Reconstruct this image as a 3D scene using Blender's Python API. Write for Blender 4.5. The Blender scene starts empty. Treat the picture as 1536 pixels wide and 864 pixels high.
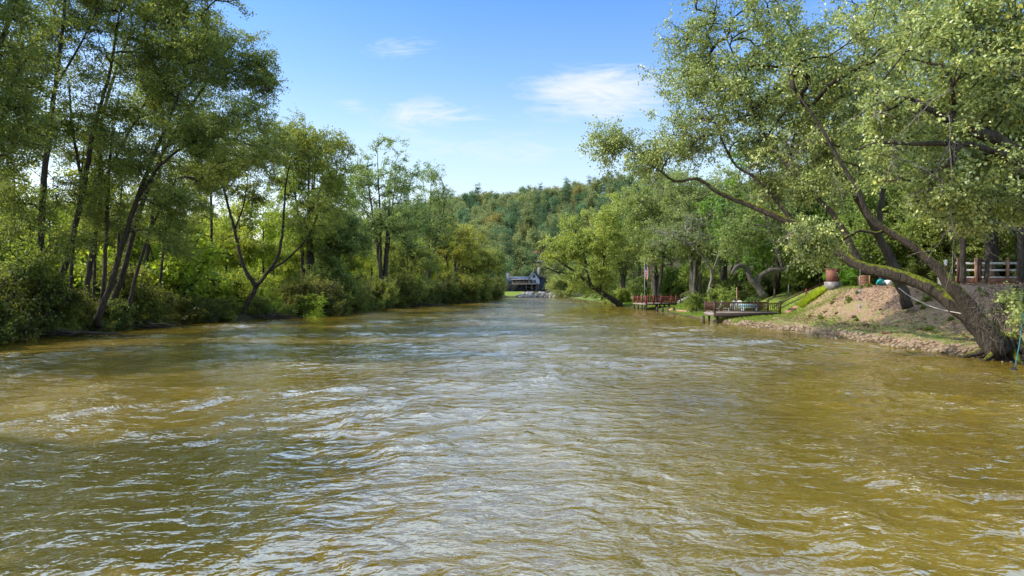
import bpy, math, random
import numpy as np
from mathutils import Vector, Matrix

SC = bpy.context.scene
COL = SC.collection
F, CX, HY, H = 1000.0, 768.0, 428.0, 3.4      # photo focal length in px, centre, horizon row, eye height over the water
rng = np.random.default_rng(7)
random.seed(7)

def P(px, py, d):
    """a spot in the world, d metres ahead of where the photo was taken"""
    return np.array([(px - CX) / F * d, d, H - (py - HY) / F * d])

# ------------------------------------------------------------------ noise
_perm = np.random.default_rng(99).permutation(512).astype(np.int64)
_ang = np.random.default_rng(98).random(512) * 2 * math.pi
_gx, _gy = np.cos(_ang), np.sin(_ang)
def perlin(x, y, seed=0):
    x = np.asarray(x, float); y = np.asarray(y, float)
    xi = np.floor(x).astype(np.int64); yi = np.floor(y).astype(np.int64)
    xf = x - xi; yf = y - yi
    u = xf * xf * xf * (xf * (xf * 6 - 15) + 10); v = yf * yf * yf * (yf * (yf * 6 - 15) + 10)
    def g(i, j, dx, dy):
        h = _perm[(_perm[(i + seed * 17) & 511] + j) & 511]
        return _gx[h] * dx + _gy[h] * dy
    a = g(xi, yi, xf, yf); b = g(xi + 1, yi, xf - 1, yf)
    c = g(xi, yi + 1, xf, yf - 1); d = g(xi + 1, yi + 1, xf - 1, yf - 1)
    return ((a + u * (b - a)) + v * ((c + u * (d - c)) - (a + u * (b - a)))) * 1.5
def sstep(a, b, x):
    t = np.clip((x - a) / (b - a), 0, 1); return t * t * (3 - 2 * t)

# ------------------------------------------------------------------ mesh helper
class Buf:
    def __init__(s): s.V, s.Fq, s.Ft, s.n, s.A = [], [], [], 0, []
    def add(s, v, quads=None, tris=None, a=None):
        v = np.asarray(v, float).reshape(-1, 3)
        if quads is not None and len(quads): s.Fq.append(np.asarray(quads, np.int64).reshape(-1, 4) + s.n)
        if tris is not None and len(tris): s.Ft.append(np.asarray(tris, np.int64).reshape(-1, 3) + s.n)
        s.V.append(v); s.n += len(v)
        s.A.append(np.full(len(v), .5) if a is None else np.asarray(a, float))
        return s
    def box(s, c, size, R=None, taper=1.0):
        sx, sy, sz = np.array(size) / 2
        v = np.array([[-sx, -sy, -sz], [sx, -sy, -sz], [sx, sy, -sz], [-sx, sy, -sz],
                      [-sx * taper, -sy * taper, sz], [sx * taper, -sy * taper, sz], [sx * taper, sy * taper, sz], [-sx * taper, sy * taper, sz]])
        if R is not None: v = v @ np.array(R).T
        return s.add(v + np.array(c), [[0, 3, 2, 1], [4, 5, 6, 7], [0, 1, 5, 4], [1, 2, 6, 5], [2, 3, 7, 6], [3, 0, 4, 7]])
    def beam(s, p, q, w, h):
        p, q = np.array(p, float), np.array(q, float)
        d = q - p; L = np.linalg.norm(d); d /= L
        side = np.cross(d, [0, 0, 1]); ns = np.linalg.norm(side)
        side = np.array([1, 0, 0]) if ns < 1e-4 else side / ns
        up = np.cross(side, d)
        return s.box((p + q) / 2, (w, L, h), np.stack([side, d, up], 1))
    def tube(s, pts, rad, k=6, cap=True):
        pts = np.asarray(pts, float); n = len(pts)
        rad = np.broadcast_to(np.asarray(rad, float), (n,))
        t = np.gradient(pts, axis=0); t /= np.linalg.norm(t, axis=1)[:, None] + 1e-9
        m = np.abs(t.mean(0)); ref = np.eye(3)[np.argmin(m)]
        u = np.cross(t, ref); u /= np.linalg.norm(u, axis=1)[:, None] + 1e-9
        w = np.cross(t, u)
        a = np.arange(k) * 2 * math.pi / k
        radm = rad[:, None] * np.ones((1, k))
        if rad.max() > .1 and k > 6:
            sl_ = np.concatenate([[0], np.cumsum(np.linalg.norm(np.diff(pts, axis=0), axis=1))])[:, None]
            radm = radm * (1 + .16 * perlin(np.cos(a)[None] * 1.6 + sl_ * .55 + pts[0, 0], np.sin(a)[None] * 1.6 + pts[0, 1] + 0 * sl_, 50) + .12 * perlin(np.cos(a)[None] * 3 + sl_ * 1.7, np.sin(a)[None] * 3 + pts[0, 1] + 0 * sl_, 51))
        v = pts[:, None, :] + radm[:, :, None] * (np.cos(a)[None, :, None] * u[:, None, :] + np.sin(a)[None, :, None] * w[:, None, :])
        i = np.arange(n - 1)[:, None] * k; j = np.arange(k)[None, :]; j2 = (j + 1) % k
        q = np.stack([i + j, i + j2, i + k + j2, i + k + j], -1).reshape(-1, 4)
        tr = None
        v = v.reshape(-1, 3)
        if cap:
            v = np.vstack([v, pts[0], pts[-1]])
            e0, e1 = n * k, n * k + 1; jj = np.arange(k)
            tr = np.vstack([np.stack([np.full(k, e0), (jj + 1) % k, jj], 1), np.stack([np.full(k, e1), (n - 1) * k + jj, (n - 1) * k + (jj + 1) % k], 1)])
        return s.add(v, q, tr)
    def build(s, name, mat, parent=None, origin=(0, 0, 0), smooth=False, attrs=None):
        me = bpy.data.meshes.new(name)
        V = np.vstack(s.V) - np.array(origin, float)
        fq = np.vstack(s.Fq) if s.Fq else np.zeros((0, 4), np.int64)
        ft = np.vstack(s.Ft) if s.Ft else np.zeros((0, 3), np.int64)
        me.vertices.add(len(V)); me.vertices.foreach_set('co', V.astype(np.float32).ravel())
        nl = fq.size + ft.size; me.loops.add(nl)
        me.loops.foreach_set('vertex_index', np.concatenate([fq.ravel(), ft.ravel()]).astype(np.int32))
        npoly = len(fq) + len(ft); me.polygons.add(npoly)
        st = np.concatenate([np.arange(len(fq)) * 4, len(fq) * 4 + np.arange(len(ft)) * 3]).astype(np.int32)
        me.polygons.foreach_set('loop_start', st)
        if smooth: me.polygons.foreach_set('use_smooth', np.ones(npoly, bool))
        me.update(calc_edges=True)
        at = me.attributes.new('tint', 'FLOAT', 'POINT'); at.data.foreach_set('value', np.concatenate(s.A).astype(np.float32))
        for k, arr in (attrs or {}).items():
            at = me.attributes.new(k, 'FLOAT', 'POINT'); at.data.foreach_set('value', np.asarray(arr, np.float32).ravel())
        me.materials.append(mat)
        o = bpy.data.objects.new(name, me); COL.objects.link(o)
        if parent is not None: o.parent = parent
        else: o.location = origin
        return o

def tag(o, label=None, cat=None, group=None, kind=None):
    if label: o['label'] = label
    if cat: o['category'] = cat
    if group: o['group'] = group
    if kind: o['kind'] = kind
    return o
def thing(name, loc, label, cat, group=None, rz=0.0):
    o = bpy.data.objects.new(name, None); COL.objects.link(o)
    o.empty_display_size = .3
    o.location = loc; o.rotation_euler = (0, 0, rz)
    return tag(o, label, cat, group)
def copy_tree(o, parent=None):
    c = o.copy(); COL.objects.link(c)
    if parent is not None: c.parent = parent
    for ch in list(o.children): copy_tree(ch, c)
    return c
def place(o, loc, rz=0, sc=1.0, label=None, group=None, color=None):
    o.location = loc; o.rotation_euler = (0, 0, rz)
    o.scale = (sc, sc, sc) if np.isscalar(sc) else sc
    if label: o['label'] = label
    if group: o['group'] = group
    if color is not None:
        for ch in o.children:
            if ch.name.split('.')[0] == 'crown': ch.color = (*color, 1)
    return o

# ------------------------------------------------------------------ materials
def new_mat(name):
    m = bpy.data.materials.new(name); m.use_nodes = True
    nt = m.node_tree; nt.nodes.clear()
    return m, nt
class NT:
    def __init__(s, nt): s.nt = nt
    def n(s, t, **kw):
        nd = s.nt.nodes.new(t)
        for k, v in kw.items():
            if k in ('op',): nd.operation = v
            else: setattr(nd, k, v)
        return nd
    def l(s, a, b): s.nt.links.new(a, b)
    def math(s, op, a, b=None, clamp=False):
        nd = s.nt.nodes.new('ShaderNodeMath'); nd.operation = op; nd.use_clamp = clamp
        for i, x in enumerate((a, b)):
            if x is None: continue
            if isinstance(x, (int, float)): nd.inputs[i].default_value = x
            else: s.l(x, nd.inputs[i])
        return nd.outputs[0]
    def noise(s, vec, scale, detail=4, rough=.55, dist=0.0):
        nd = s.nt.nodes.new('ShaderNodeTexNoise'); nd.inputs['Scale'].default_value = scale
        nd.inputs['Detail'].default_value = detail; nd.inputs['Roughness'].default_value = rough; nd.inputs['Distortion'].default_value = dist
        if vec is not None: s.l(vec, nd.inputs['Vector'])
        return nd.outputs['Fac']
    def ramp(s, fac, stops):
        nd = s.nt.nodes.new('ShaderNodeValToRGB'); cr = nd.color_ramp
        while len(cr.elements) < len(stops): cr.elements.new(.5)
        for e, (p, c) in zip(cr.elements, stops):
            e.position = p; e.color = (*c, 1) if len(c) == 3 else c
        s.l(fac, nd.inputs[0]); return nd.outputs[0]
    def mix(s, fac, a, b, mode='MIX'):
        nd = s.nt.nodes.new('ShaderNodeMix'); nd.data_type = 'RGBA'; nd.blend_type = mode
        if isinstance(fac, (int, float)): nd.inputs[0].default_value = fac
        else: s.l(fac, nd.inputs[0])
        for i, x in ((6, a), (7, b)):
            if isinstance(x, tuple): nd.inputs[i].default_value = (*x, 1)
            else: s.l(x, nd.inputs[i])
        return nd.outputs[2]
    def mapping(s, vec, scale=(1, 1, 1), rot=(0, 0, 0)):
        nd = s.nt.nodes.new('ShaderNodeMapping'); nd.inputs['Scale'].default_value = scale; nd.inputs['Rotation'].default_value = rot
        s.l(vec, nd.inputs['Vector']); return nd.outputs[0]
    def attr(s, name):
        nd = s.nt.nodes.new('ShaderNodeAttribute'); nd.attribute_name = name; return nd.outputs['Fac']
    def pos(s): return s.nt.nodes.new('ShaderNodeNewGeometry').outputs['Position']
    def objco(s): return s.nt.nodes.new('ShaderNodeTexCoord').outputs['Object']
    def bump(s, h, strength=.4, dist=.05, normal=None):
        nd = s.nt.nodes.new('ShaderNodeBump'); nd.inputs['Strength'].default_value = strength; nd.inputs['Distance'].default_value = dist
        s.l(h, nd.inputs['Height'])
        if normal is not None: s.l(normal, nd.inputs['Normal'])
        return nd.outputs[0]
    def bsdf(s, color, rough=.7, normal=None, spec=.3, ior=None):
        b = s.nt.nodes.new('ShaderNodeBsdfPrincipled')
        if isinstance(color, tuple): b.inputs['Base Color'].default_value = (*color, 1)
        else: s.l(color, b.inputs['Base Color'])
        if isinstance(rough, (int, float)): b.inputs['Roughness'].default_value = rough
        else: s.l(rough, b.inputs['Roughness'])
        b.inputs['Specular IOR Level'].default_value = spec
        if ior: b.inputs['IOR'].default_value = ior
        if normal is not None: s.l(normal, b.inputs['Normal'])
        return b.outputs[0]
    def out(s, sh):
        o = s.nt.nodes.new('ShaderNodeOutputMaterial'); s.l(sh, o.inputs['Surface'])

def leaf_mat(name, dark, mid, light, trans, tw=.4, rough=.5, spec=.35, k=1.0):
    dark, mid, light, trans = [tuple(min(.85, v * k) for v in c) for c in (dark, mid, light, trans)]
    m, nt = new_mat(name); N = NT(nt)
    c = N.ramp(N.attr('tint'), [(0, dark), (.55, mid), (.93, light), (1, (light[0] * 1.25, light[1] * .95, light[2] * .5))])
    oi = N.n('ShaderNodeObjectInfo')
    c = N.mix(1.0, c, oi.outputs['Color'], 'MULTIPLY')
    tr = N.mix(1.0, N.mix(.5, c, trans), oi.outputs['Color'], 'MULTIPLY')
    b = N.bsdf(c, rough, spec=spec)
    t = N.n('ShaderNodeBsdfTranslucent'); N.l(tr, t.inputs['Color'])
    mx = N.n('ShaderNodeMixShader'); mx.inputs[0].default_value = tw
    N.l(b, mx.inputs[1]); N.l(t.outputs[0], mx.inputs[2]); N.out(mx.outputs[0])
    return m
def bark_mat(name, dark, light, moss=0.0):
    m, nt = new_mat(name); N = NT(nt)
    p = N.pos()
    n1 = N.noise(N.mapping(p, (3, 3, .8)), 3.0, 6, .65)
    n2 = N.noise(p, 1.1, 3)
    c = N.ramp(N.math('ADD', N.math('MULTIPLY', n1, .75), N.math('MULTIPLY', n2, .3)), [(.35, dark), (.68, light)])
    if moss:
        g = N.n('ShaderNodeNewGeometry'); sp = N.n('ShaderNodeSeparateXYZ'); N.l(g.outputs['Normal'], sp.inputs[0])
        f = N.math('ADD', N.math('MULTIPLY', sp.outputs[2], 1.0), N.math('MULTIPLY', N.noise(p, 2.2, 7, .7), 1.9))
        f = N.ramp(f, [(1.28 / 2.2, (0, 0, 0)), (1.6 / 2.2, (1, 1, 1))]) if False else N.math('MULTIPLY', N.math('SUBTRACT', f, 1.70 - .32 * moss, True), 3.5, True)
        mc = N.ramp(N.noise(p, 9, 3), [(.3, (.045, .065, .006)), (.7, (.22, .24, .020))])
        c = N.mix(f, c, mc)
    N.out(N.bsdf(c, .85, N.bump(N.math('ADD', n1, N.noise(N.mapping(p, (9, 9, 1.6)), 2.2, 3, .6)), 1.0, .10), .12))
    return m
def plain(name, dark, light, scale=6, rough=.7, stretch=(1, 1, 1), bump=.25, spec=.25):
    m, nt = new_mat(name); N = NT(nt); p = N.objco()
    n = N.noise(N.mapping(p, stretch), scale, 5, .6)
    N.out(N.bsdf(N.ramp(n, [(.3, dark), (.7, light)]), rough, N.bump(n, bump, .02), spec)); return m

M = {}
M['leaf_alder'] = leaf_mat('alder leaves', (.030, .052, .016), (.072, .108, .028), (.130, .172, .040), (.37, .41, .045), .48, k=1.5)
M['leaf_lean'] = leaf_mat('river tree leaves', (.036, .052, .018), (.118, .145, .046), (.240, .272, .088), (.30, .36, .06), .30, .40, .6, k=2.15)
M['leaf_mid'] = leaf_mat('bank tree leaves', (.042, .064, .024), (.115, .148, .048), (.205, .236, .078), (.29, .36, .06), .42, k=1.8)
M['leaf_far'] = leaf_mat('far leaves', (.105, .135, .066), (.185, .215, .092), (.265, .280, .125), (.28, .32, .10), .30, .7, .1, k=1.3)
M['leaf_shrub'] = leaf_mat('shrub leaves', (.045, .076, .020), (.092, .132, .032), (.155, .190, .045), (.34, .40, .04), .42, k=1.6)
M['leaf_dead'] = leaf_mat('fallen leaves', (.11, .058, .03), (.28, .165, .095), (.50, .36, .23), (.2, .1, .04), .05, .8, .1)
M['blade'] = leaf_mat('grass blades', (.045, .075, .014), (.10, .150, .024), (.17, .20, .045), (.30, .40, .04), .40, .7, .15, k=1.7)
M['bark_dark'] = bark_mat('dark bark', (.022, .018, .014), (.105, .088, .068))
M['bark_moss'] = bark_mat('mossy bark', (.012, .010, .008), (.088, .072, .054), 1.0)
M['bark_grey'] = bark_mat('grey bark', (.035, .030, .025), (.19, .17, .14))
M['deadwood'] = bark_mat('dead wood', (.13, .115, .10), (.34, .31, .27))
M['wood_brown'] = plain('brown stained wood', (.040, .018, .012), (.095, .045, .028), 8, .6, (1, 1, 1))
M['wood_grey'] = plain('weathered boards', (.16, .13, .11), (.32, .27, .23), 8, .8)
M['wood_red'] = plain('red painted wood', (.085, .016, .013), (.17, .036, .028), 8, .55)
M['wood_tan'] = plain('tan timber', (.24, .13, .075), (.42, .25, .15), 8, .7)
M['wood_dark'] = plain('dark wet timber', (.018, .013, .010), (.06, .045, .035), 8, .7)
M['stone'] = plain('bank stone', (.12, .088, .052), (.38, .29, .19), 3.0, .85, bump=.5)
M['soil_clod'] = plain('dark soil clod', (.05, .03, .02), (.16, .09, .055), 4, .95, bump=.6)
M['rail_pale'] = plain('sun bleached rail', (.38, .36, .33), (.60, .58, .54), 6, .8)
M['stone_grey'] = plain('pale grey stone', (.12, .115, .11), (.36, .34, .32), 2.0, .85, bump=.5)
M['slate_wall'] = plain('slate blue siding', (.050, .062, .085), (.085, .10, .13), 1.5, .7)
M['pale_wall'] = plain('pale grey siding', (.36, .38, .40), (.50, .52, .54), 1.5, .7)
M['roof_blue'] = plain('blue grey roofing', (.05, .065, .10), (.10, .12, .16), 3, .7)
M['roof_pale'] = plain('weathered pale roofing', (.26, .24, .22), (.42, .40, .37), 2, .8)
M['roof_red'] = plain('rust red roofing', (.20, .075, .05), (.33, .14, .10), 2, .8)
M['cabin'] = plain('dark cabin boards', (.014, .013, .016), (.04, .035, .04), 2, .8)
M['white'] = plain('white paint', (.62, .61, .58), (.80, .79, .76), 5, .5)
M['teal'] = plain('teal plastic', (.01, .26, .24), (.03, .42, .40), 3, .4, spec=.5)
M['aqua'] = plain('pale blue plastic', (.20, .34, .38), (.34, .48, .52), 3, .4, spec=.5)
M['metal'] = plain('grey metal', (.18, .18, .18), (.32, .32, .32), 8, .4, spec=.5)
M['lamp_glass'] = plain('frosted lamp glass', (.6, .6, .57), (.75, .75, .72), 4, .2, spec=.5)
M['rope'] = plain('pale rope', (.35, .32, .28), (.55, .52, .46), 20, .9)
M['rope_teal'] = plain('teal rope', (.02, .10, .11), (.06, .22, .22), 20, .9)
M['rope_blue'] = plain('blue grey rope', (.16, .18, .26), (.30, .32, .42), 20, .9)
M['black'] = plain('black fabric', (.01, .01, .013), (.03, .03, .035), 5, .8)

def glass_mat():
    m, nt = new_mat('window glass'); N = NT(nt)
    c = N.ramp(N.noise(N.objco(), .8, 2), [(.3, (.02, .025, .035)), (.7, (.07, .085, .11))])
    N.out(N.bsdf(c, .08, spec=.6)); return m
M['glass'] = glass_mat()
def brick_mat(name, c1, c2, mortar, scale):
    m, nt = new_mat(name); N = NT(nt)
    b = N.n('ShaderNodeTexBrick'); b.inputs['Scale'].default_value = scale
    b.inputs['Color1'].default_value = (*c1, 1); b.inputs['Color2'].default_value = (*c2, 1); b.inputs['Mortar'].default_value = (*mortar, 1)
    b.inputs['Mortar Size'].default_value = .015
    sp = N.n('ShaderNodeSeparateXYZ'); N.l(N.objco(), sp.inputs[0])
    cb = N.n('ShaderNodeCombineXYZ'); N.l(N.math('ADD', sp.outputs[0], sp.outputs[1]), cb.inputs[0]); N.l(sp.outputs[2], cb.inputs[1])
    N.l(cb.outputs[0], b.inputs['Vector'])
    N.out(N.bsdf(N.mix(N.noise(N.objco(), 9, 4), b.outputs['Color'], (.12, .07, .05), 'MIX') if False else b.outputs['Color'], .85, N.bump(b.outputs['Fac'], -.4, .02), .2)); return m
M['brick'] = brick_mat('red brick', (.24, .075, .05), (.16, .05, .038), (.26, .21, .18), 3.2)
M['stonework'] = brick_mat('grey stonework', (.30, .29, .28), (.18, .18, .18), (.12, .12, .12), 1.6)

def flag_mat():
    m, nt = new_mat('striped flag cloth'); N = NT(nt)
    uv = N.objco(); sp = N.n('ShaderNodeSeparateXYZ'); N.l(uv, sp.inputs[0])
    st = N.math('GREATER_THAN', N.math('FRACT', N.math('MULTIPLY', N.attr('tint'), 6.5)), .5)
    c = N.mix(st, (.55, .03, .04), (.75, .73, .72))
    blue = N.attr('canton')
    v = N.n('ShaderNodeTexVoronoi'); v.inputs['Scale'].default_value = 9; N.l(uv, v.inputs['Vector'])
    star = N.math('LESS_THAN', v.outputs['Distance'], .16)
    cb = N.mix(star, (.03, .05, .16), (.7, .7, .7))
    c = N.mix(N.math('GREATER_THAN', blue, .5), c, cb)
    N.out(N.bsdf(c, .8)); return m
M['flag'] = flag_mat()

# ------------------------------------------------------------------ river banks and terrain
YL = np.array([-60, 0, 20, 40, 45, 50, 57, 63, 72, 85, 100, 126, 154, 179, 200, 260])
XLv = np.array([-33, -32, -31.5, -30.8, -30.4, -30.3, -29.5, -26.8, -21.6, -20.6, -17.8, -11, -4.6, -2.0, 1, 6])
YR = np.array([-60, 0, 20, 30, 34, 40, 48, 57.6, 60.7, 70, 81, 92, 113, 136, 179, 200, 260])
XRv = np.array([26, 24, 23, 22.3, 21.7, 21.3, 20.7, 19.3, 18.9, 19.0, 19.3, 19.6, 17.8, 16.8, 15.0, 15, 15])
def XL(y): return np.interp(y, YL, XLv)
def XR(y): return np.interp(y, YR, XRv)
_ky = [30, 42, 50, 57, 62, 75, 95, 130]
def ground_z(x, y):
    x = np.asarray(x, float); y = np.asarray(y, float)
    sl = XL(y) - x + .5 * perlin(x / 3, y / 3, 3); sr = x - XR(y) + .45 * perlin(x / 2.2, y / 2.2, 4); sf = (y - 189) + 1.2 * perlin(x / 4, y / 4, 2)
    bed = -.05 - .9 * (1 - np.exp(np.minimum(0, np.maximum(np.maximum(sl, sr), sf)) / 2.5))
    zl = .9 * (1 - np.exp(-np.maximum(sl, 0) / 1.2)) + .5 * sstep(2, 14, sl) + .25 * perlin(x / 7, y / 7, 5) * sstep(1, 6, sl)
    s0 = np.interp(y, _ky, [3.5, 2.6, 2.2, 4.5, 6.5, 7, 8, 10]); s1 = np.interp(y, _ky, [11.5, 10.2, 8.0, 9, 10, 14, 16, 20])
    top = np.interp(y, _ky, [3.5, 3.4, 3.3, 3.25, 3.2, 3.0, 2.5, 1.8])
    srp = np.maximum(sr, 0)
    zr = np.interp(y, [58, 72], [.42, .2]) * (1 - np.exp(-srp / .45)) + .33 * np.minimum(srp / s0, 1) + (top - .75) * sstep(s0, s1, srp) + .025 * np.maximum(srp - s1, 0)
    zr = zr + (.15 * perlin(x / 2.6, y / 2.6, 6) + .07 * perlin(x / .9, y / .9, 7) + .035 * perlin(x * 1.9, y * 1.9, 8)) * sstep(.3, 3, srp)
    zf = 1.5 * sstep(0, 14, sf)
    z = np.where(sl > 0, zl, np.where(sr > 0, zr, bed))
    z = np.where(sf > 0, np.maximum(zf, np.where(sl > 0, zl * 0, np.where(sr > 0, zr, 0))), z)
    # wooded hill behind the bend
    t = np.clip((y - 232) / (470 - 232), 0, 1)
    lat = np.clip(1 + .0018 * (x - 30), .6, 1.12) * sstep(-175, -75, x - .05 * (y - 470)) * (1 - .85 * sstep(115, 210, x))
    hill = 62 * (t ** 1.05) * lat * (1 - .8 * sstep(620, 1100, y)) + 3.0 * perlin(x / 60, y / 60, 9) * sstep(0, .3, t)
    return z + np.where(y > 232, hill, 0)
def gz(x, y): return float(ground_z(np.array([x]), np.array([y]))[0])

def axis(parts):
    out = []
    for a, b, st in parts: out += list(np.arange(a, b, st))
    return np.array(sorted(set(np.round(out, 3))))
def build_ground():
    xs = axis([(-1600, -200, 60), (-200, -70, 8), (-70, -36, 1.2), (-36, 15, .7), (15, 36, .3), (36, 80, 1.2), (80, 220, 8), (220, 1601, 60)])
    ys = axis([(-300, -40, 20), (-40, 20, 2), (20, 72, .35), (72, 130, .6), (130, 240, 1.2), (240, 500, 5), (500, 1700, 50)])
    X, Y = np.meshgrid(xs, ys); Z = ground_z(X, Y)
    nx, ny = len(xs), len(ys)
    V = np.stack([X, Y, Z], -1).reshape(-1, 3)
    i, j = np.meshgrid(np.arange(nx - 1), np.arange(ny - 1)); a = (j * nx + i).ravel()
    q = np.stack([a, a + 1, a + nx + 1, a + nx], 1)
    sr = (X - XR(Y)); sl = XL(Y) - X
    lawn = sstep(55, 63, Y) * sstep(.15, .5, sr) * (1 - sstep(8, 13, sr)) * (1 - sstep(160, 185, Y))
    verge = sstep(.6, 1.4, sr) * (1 - sstep(2.5, 6.5, sr)) * (1 - sstep(57, 62, Y)) * (.34 - .16 * sstep(2.2, 4, sr))
    crest = sstep(11, 13, sr) * (1 - sstep(18, 24, sr)) * sstep(56, 64, Y) * .6
    farlawn = sstep(190, 192, Y) * (1 - sstep(206, 214, Y)) * (X < 3.5) * .9
    meadow = sstep(6, 12, sl) * (1 - sstep(180, 220, Y)) * .8
    grass = np.clip(np.maximum.reduce([lawn, verge, crest, farlawn, meadow]), 0, 1)
    litter = sstep(-.2, .2, sr) * (1 - sstep(66, 76, Y)) * (1 - sstep(13, 18, sr))
    wet = 1 - sstep(.02, .35, Z)
    b = Buf(); b.add(V, q)
    m, nt = new_mat('ground soil grass and litter'); N = NT(nt); p = N.pos()
    n1 = N.noise(p, 1.3, 7, .7); n2 = N.noise(p, 7, 5, .65); n3 = N.noise(p, 28, 4, .7)
    soil = N.ramp(n2, [(.3, (.035, .032, .016)), (.7, (.085, .075, .035))])
    lit = N.ramp(N.math('ADD', N.math('MULTIPLY', n3, .6), N.math('MULTIPLY', n2, .4)), [(.3, (.13, .074, .045)), (.5, (.31, .205, .135)), (.72, (.50, .385, .28))])
    gr = N.ramp(N.math('ADD', N.math('MULTIPLY', n3, .5), N.math('MULTIPLY', n2, .5)), [(.3, (.09, .14, .025)), (.55, (.20, .26, .045)), (.75, (.32, .34, .09))])
    c = N.mix(N.attr('litter'), soil, lit)
    gf = N.math('MULTIPLY', N.math('ADD', N.attr('grass'), N.math('MULTIPLY', N.math('SUBTRACT', n1, .5), 1.9)), 1.7, True)
    gf = N.math('MULTIPLY', gf, N.math('GREATER_THAN', N.attr('grass'), .03))
    c = N.mix(gf, c, gr)
    c = N.mix(N.math('MULTIPLY', N.attr('wet'), .7), c, (.05, .042, .02))
    bh = N.math('ADD', n3, N.math('MULTIPLY', n2, 1.5))
    N.out(N.bsdf(c, .9, N.bump(bh, .7, .05), .1))
    o = b.build('ground', m, smooth=True, attrs={'grass': grass, 'litter': litter, 'wet': wet})
    tag(o, kind='structure')
build_ground()

# ------------------------------------------------------------------ water
def build_water():
    xs = np.arange(-37, 31.01, .105)
    ys = [-14.0]
    while ys[-1] < 206: ys.append(ys[-1] + max(.075 if ys[-1] > 4 else .5, .0062 * ys[-1]))
    ys = np.array(ys); X, Y = np.meshgrid(xs, ys)
    st = np.maximum(np.gradient(ys)[:, None], .105)
    wx = X + .55 * perlin(X / 2.8, Y / 2.8, 11) + .16 * perlin(X / .8, Y / .8, 12)
    wy = Y + .55 * perlin(X / 3.1, Y / 3.1, 13) + .16 * perlin(X / .9, Y / .9, 14)
    ca, sa = math.cos(.22), math.sin(.22)
    U = wx * ca + wy * sa; W = -wx * sa + wy * ca
    env = .80 + .75 * perlin(X / 9, Y / 7, 15) + .25 * perlin(X / 3.5, Y / 3, 16)
    env = np.clip(env, .2, 1.7)
    Z = np.zeros_like(X)
    for k, (L, amp, an, ridge) in enumerate([(6.5, .110, 1.2, 0), (3.6, .110, 1.4, .3), (1.9, .135, 1.5, .6), (.95, .078, 1.5, .7), (.5, .034, 1.4, .5), (.28, .010, 1.3, .3)]):
        n = perlin(U / (L * an), W / L, 20 + k)
        r = 1 - 2.0 * np.abs(perlin(U / (L * an) + 3.7, W / L + 9.1, 40 + k))
        fade = np.clip((L / st - 2.0) / 2.5, 0, 1)
        e2 = env if k < 3 else env * np.clip(.9 + 1.3 * perlin(X / 4.5 + 7, Y / 2.6, 18) + .6 * perlin(X / 1.7, Y / 1.3, 19), .12, 1.9)
        Z += amp * ((1 - ridge) * n + ridge * (r - .3) * .75) * fade * e2
    Z *= sstep(-.2, 2.5, np.minimum(X - XL(Y), XR(Y) - X)) * .55 + .45
    crest = np.clip((Z - .04) / .07, 0, 1)
    nx, ny = len(xs), len(ys)
    i, j = np.meshgrid(np.arange(nx - 1), np.arange(ny - 1)); a = (j * nx + i).ravel()
    b = Buf(); b.add(np.stack([X, Y, Z], -1).reshape(-1, 3), np.stack([a, a + 1, a + nx + 1, a + nx], 1))
    m, nt = new_mat('muddy river water'); N = NT(nt); p = N.pos()
    slick = N.math('ADD', .35, N.math('MULTIPLY', N.noise(N.mapping(p, (.5, .9, 1)), .6, 4, .6, .8), 1.3))
    f1 = N.noise(N.mapping(p, (.8, 1.15, 1), (0, 0, .2)), 2.3, 3, .45, .5)
    f2 = N.noise(N.mapping(p, (.8, 1.1, 1), (0, 0, -.15)), 7.5, 2, .5, .4)
    h = N.math('MULTIPLY', N.math('ADD', f1, N.math('MULTIPLY', f2, .16)), slick)
    big = N.noise(N.mapping(p, (.5, .25, 1)), .35, 4, .6, .4)
    c = N.ramp(big, [(.3, (.108, .072, .008)), (.55, (.162, .110, .013)), (.75, (.225, .158, .028))])
    fm = N.noise(N.mapping(p, (1.0, 1.9, 1), (0, 0, .15)), 4.2, 7, .75, 1.4)
    fo = N.math('MULTIPLY', N.math('MULTIPLY', N.math('SUBTRACT', fm, .545, True), 9.0, True), N.attr('crest'))
    c = N.mix(N.math('MULTIPLY', fo, .85), c, (.80, .78, .72))
    bp = N.bump(h, .7, .12)
    bs = N.bsdf(c, .035, bp, .5, 2.15)
    N.out(bs)
    tag(b.build('river_water', m, smooth=True, attrs={'crest': crest}), kind='structure')
build_water()

# ------------------------------------------------------------------ trees
def catmull(pts, step=.45):
    pts = np.asarray(pts, float)
    if len(pts) < 3: 
        n = max(3, int(np.linalg.norm(pts[-1][:3] - pts[0][:3]) / step)); t = np.linspace(0, 1, n)[:, None]
        return pts[0] * (1 - t) + pts[-1] * t
    Q = np.vstack([2 * pts[0] - pts[1], pts, 2 * pts[-1] - pts[-2]]); out = []
    for i in range(1, len(Q) - 2):
        p0, p1, p2, p3 = Q[i - 1], Q[i], Q[i + 1], Q[i + 2]
        n = max(2, int(np.linalg.norm(p2[:3] - p1[:3]) / step))
        for t in np.arange(n) / n:
            out.append(.5 * ((2 * p1) + (-p0 + p2) * t + (2 * p0 - 5 * p1 + 4 * p2 - p3) * t * t + (-p0 + 3 * p1 - 3 * p2 + p3) * t ** 3))
    out.append(Q[-2]); out = np.array(out); out[:, 3] = np.maximum(out[:, 3], .01)
    return out
def nrm(v): return v / (np.linalg.norm(v, axis=-1, keepdims=True) + 1e-9)

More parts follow.
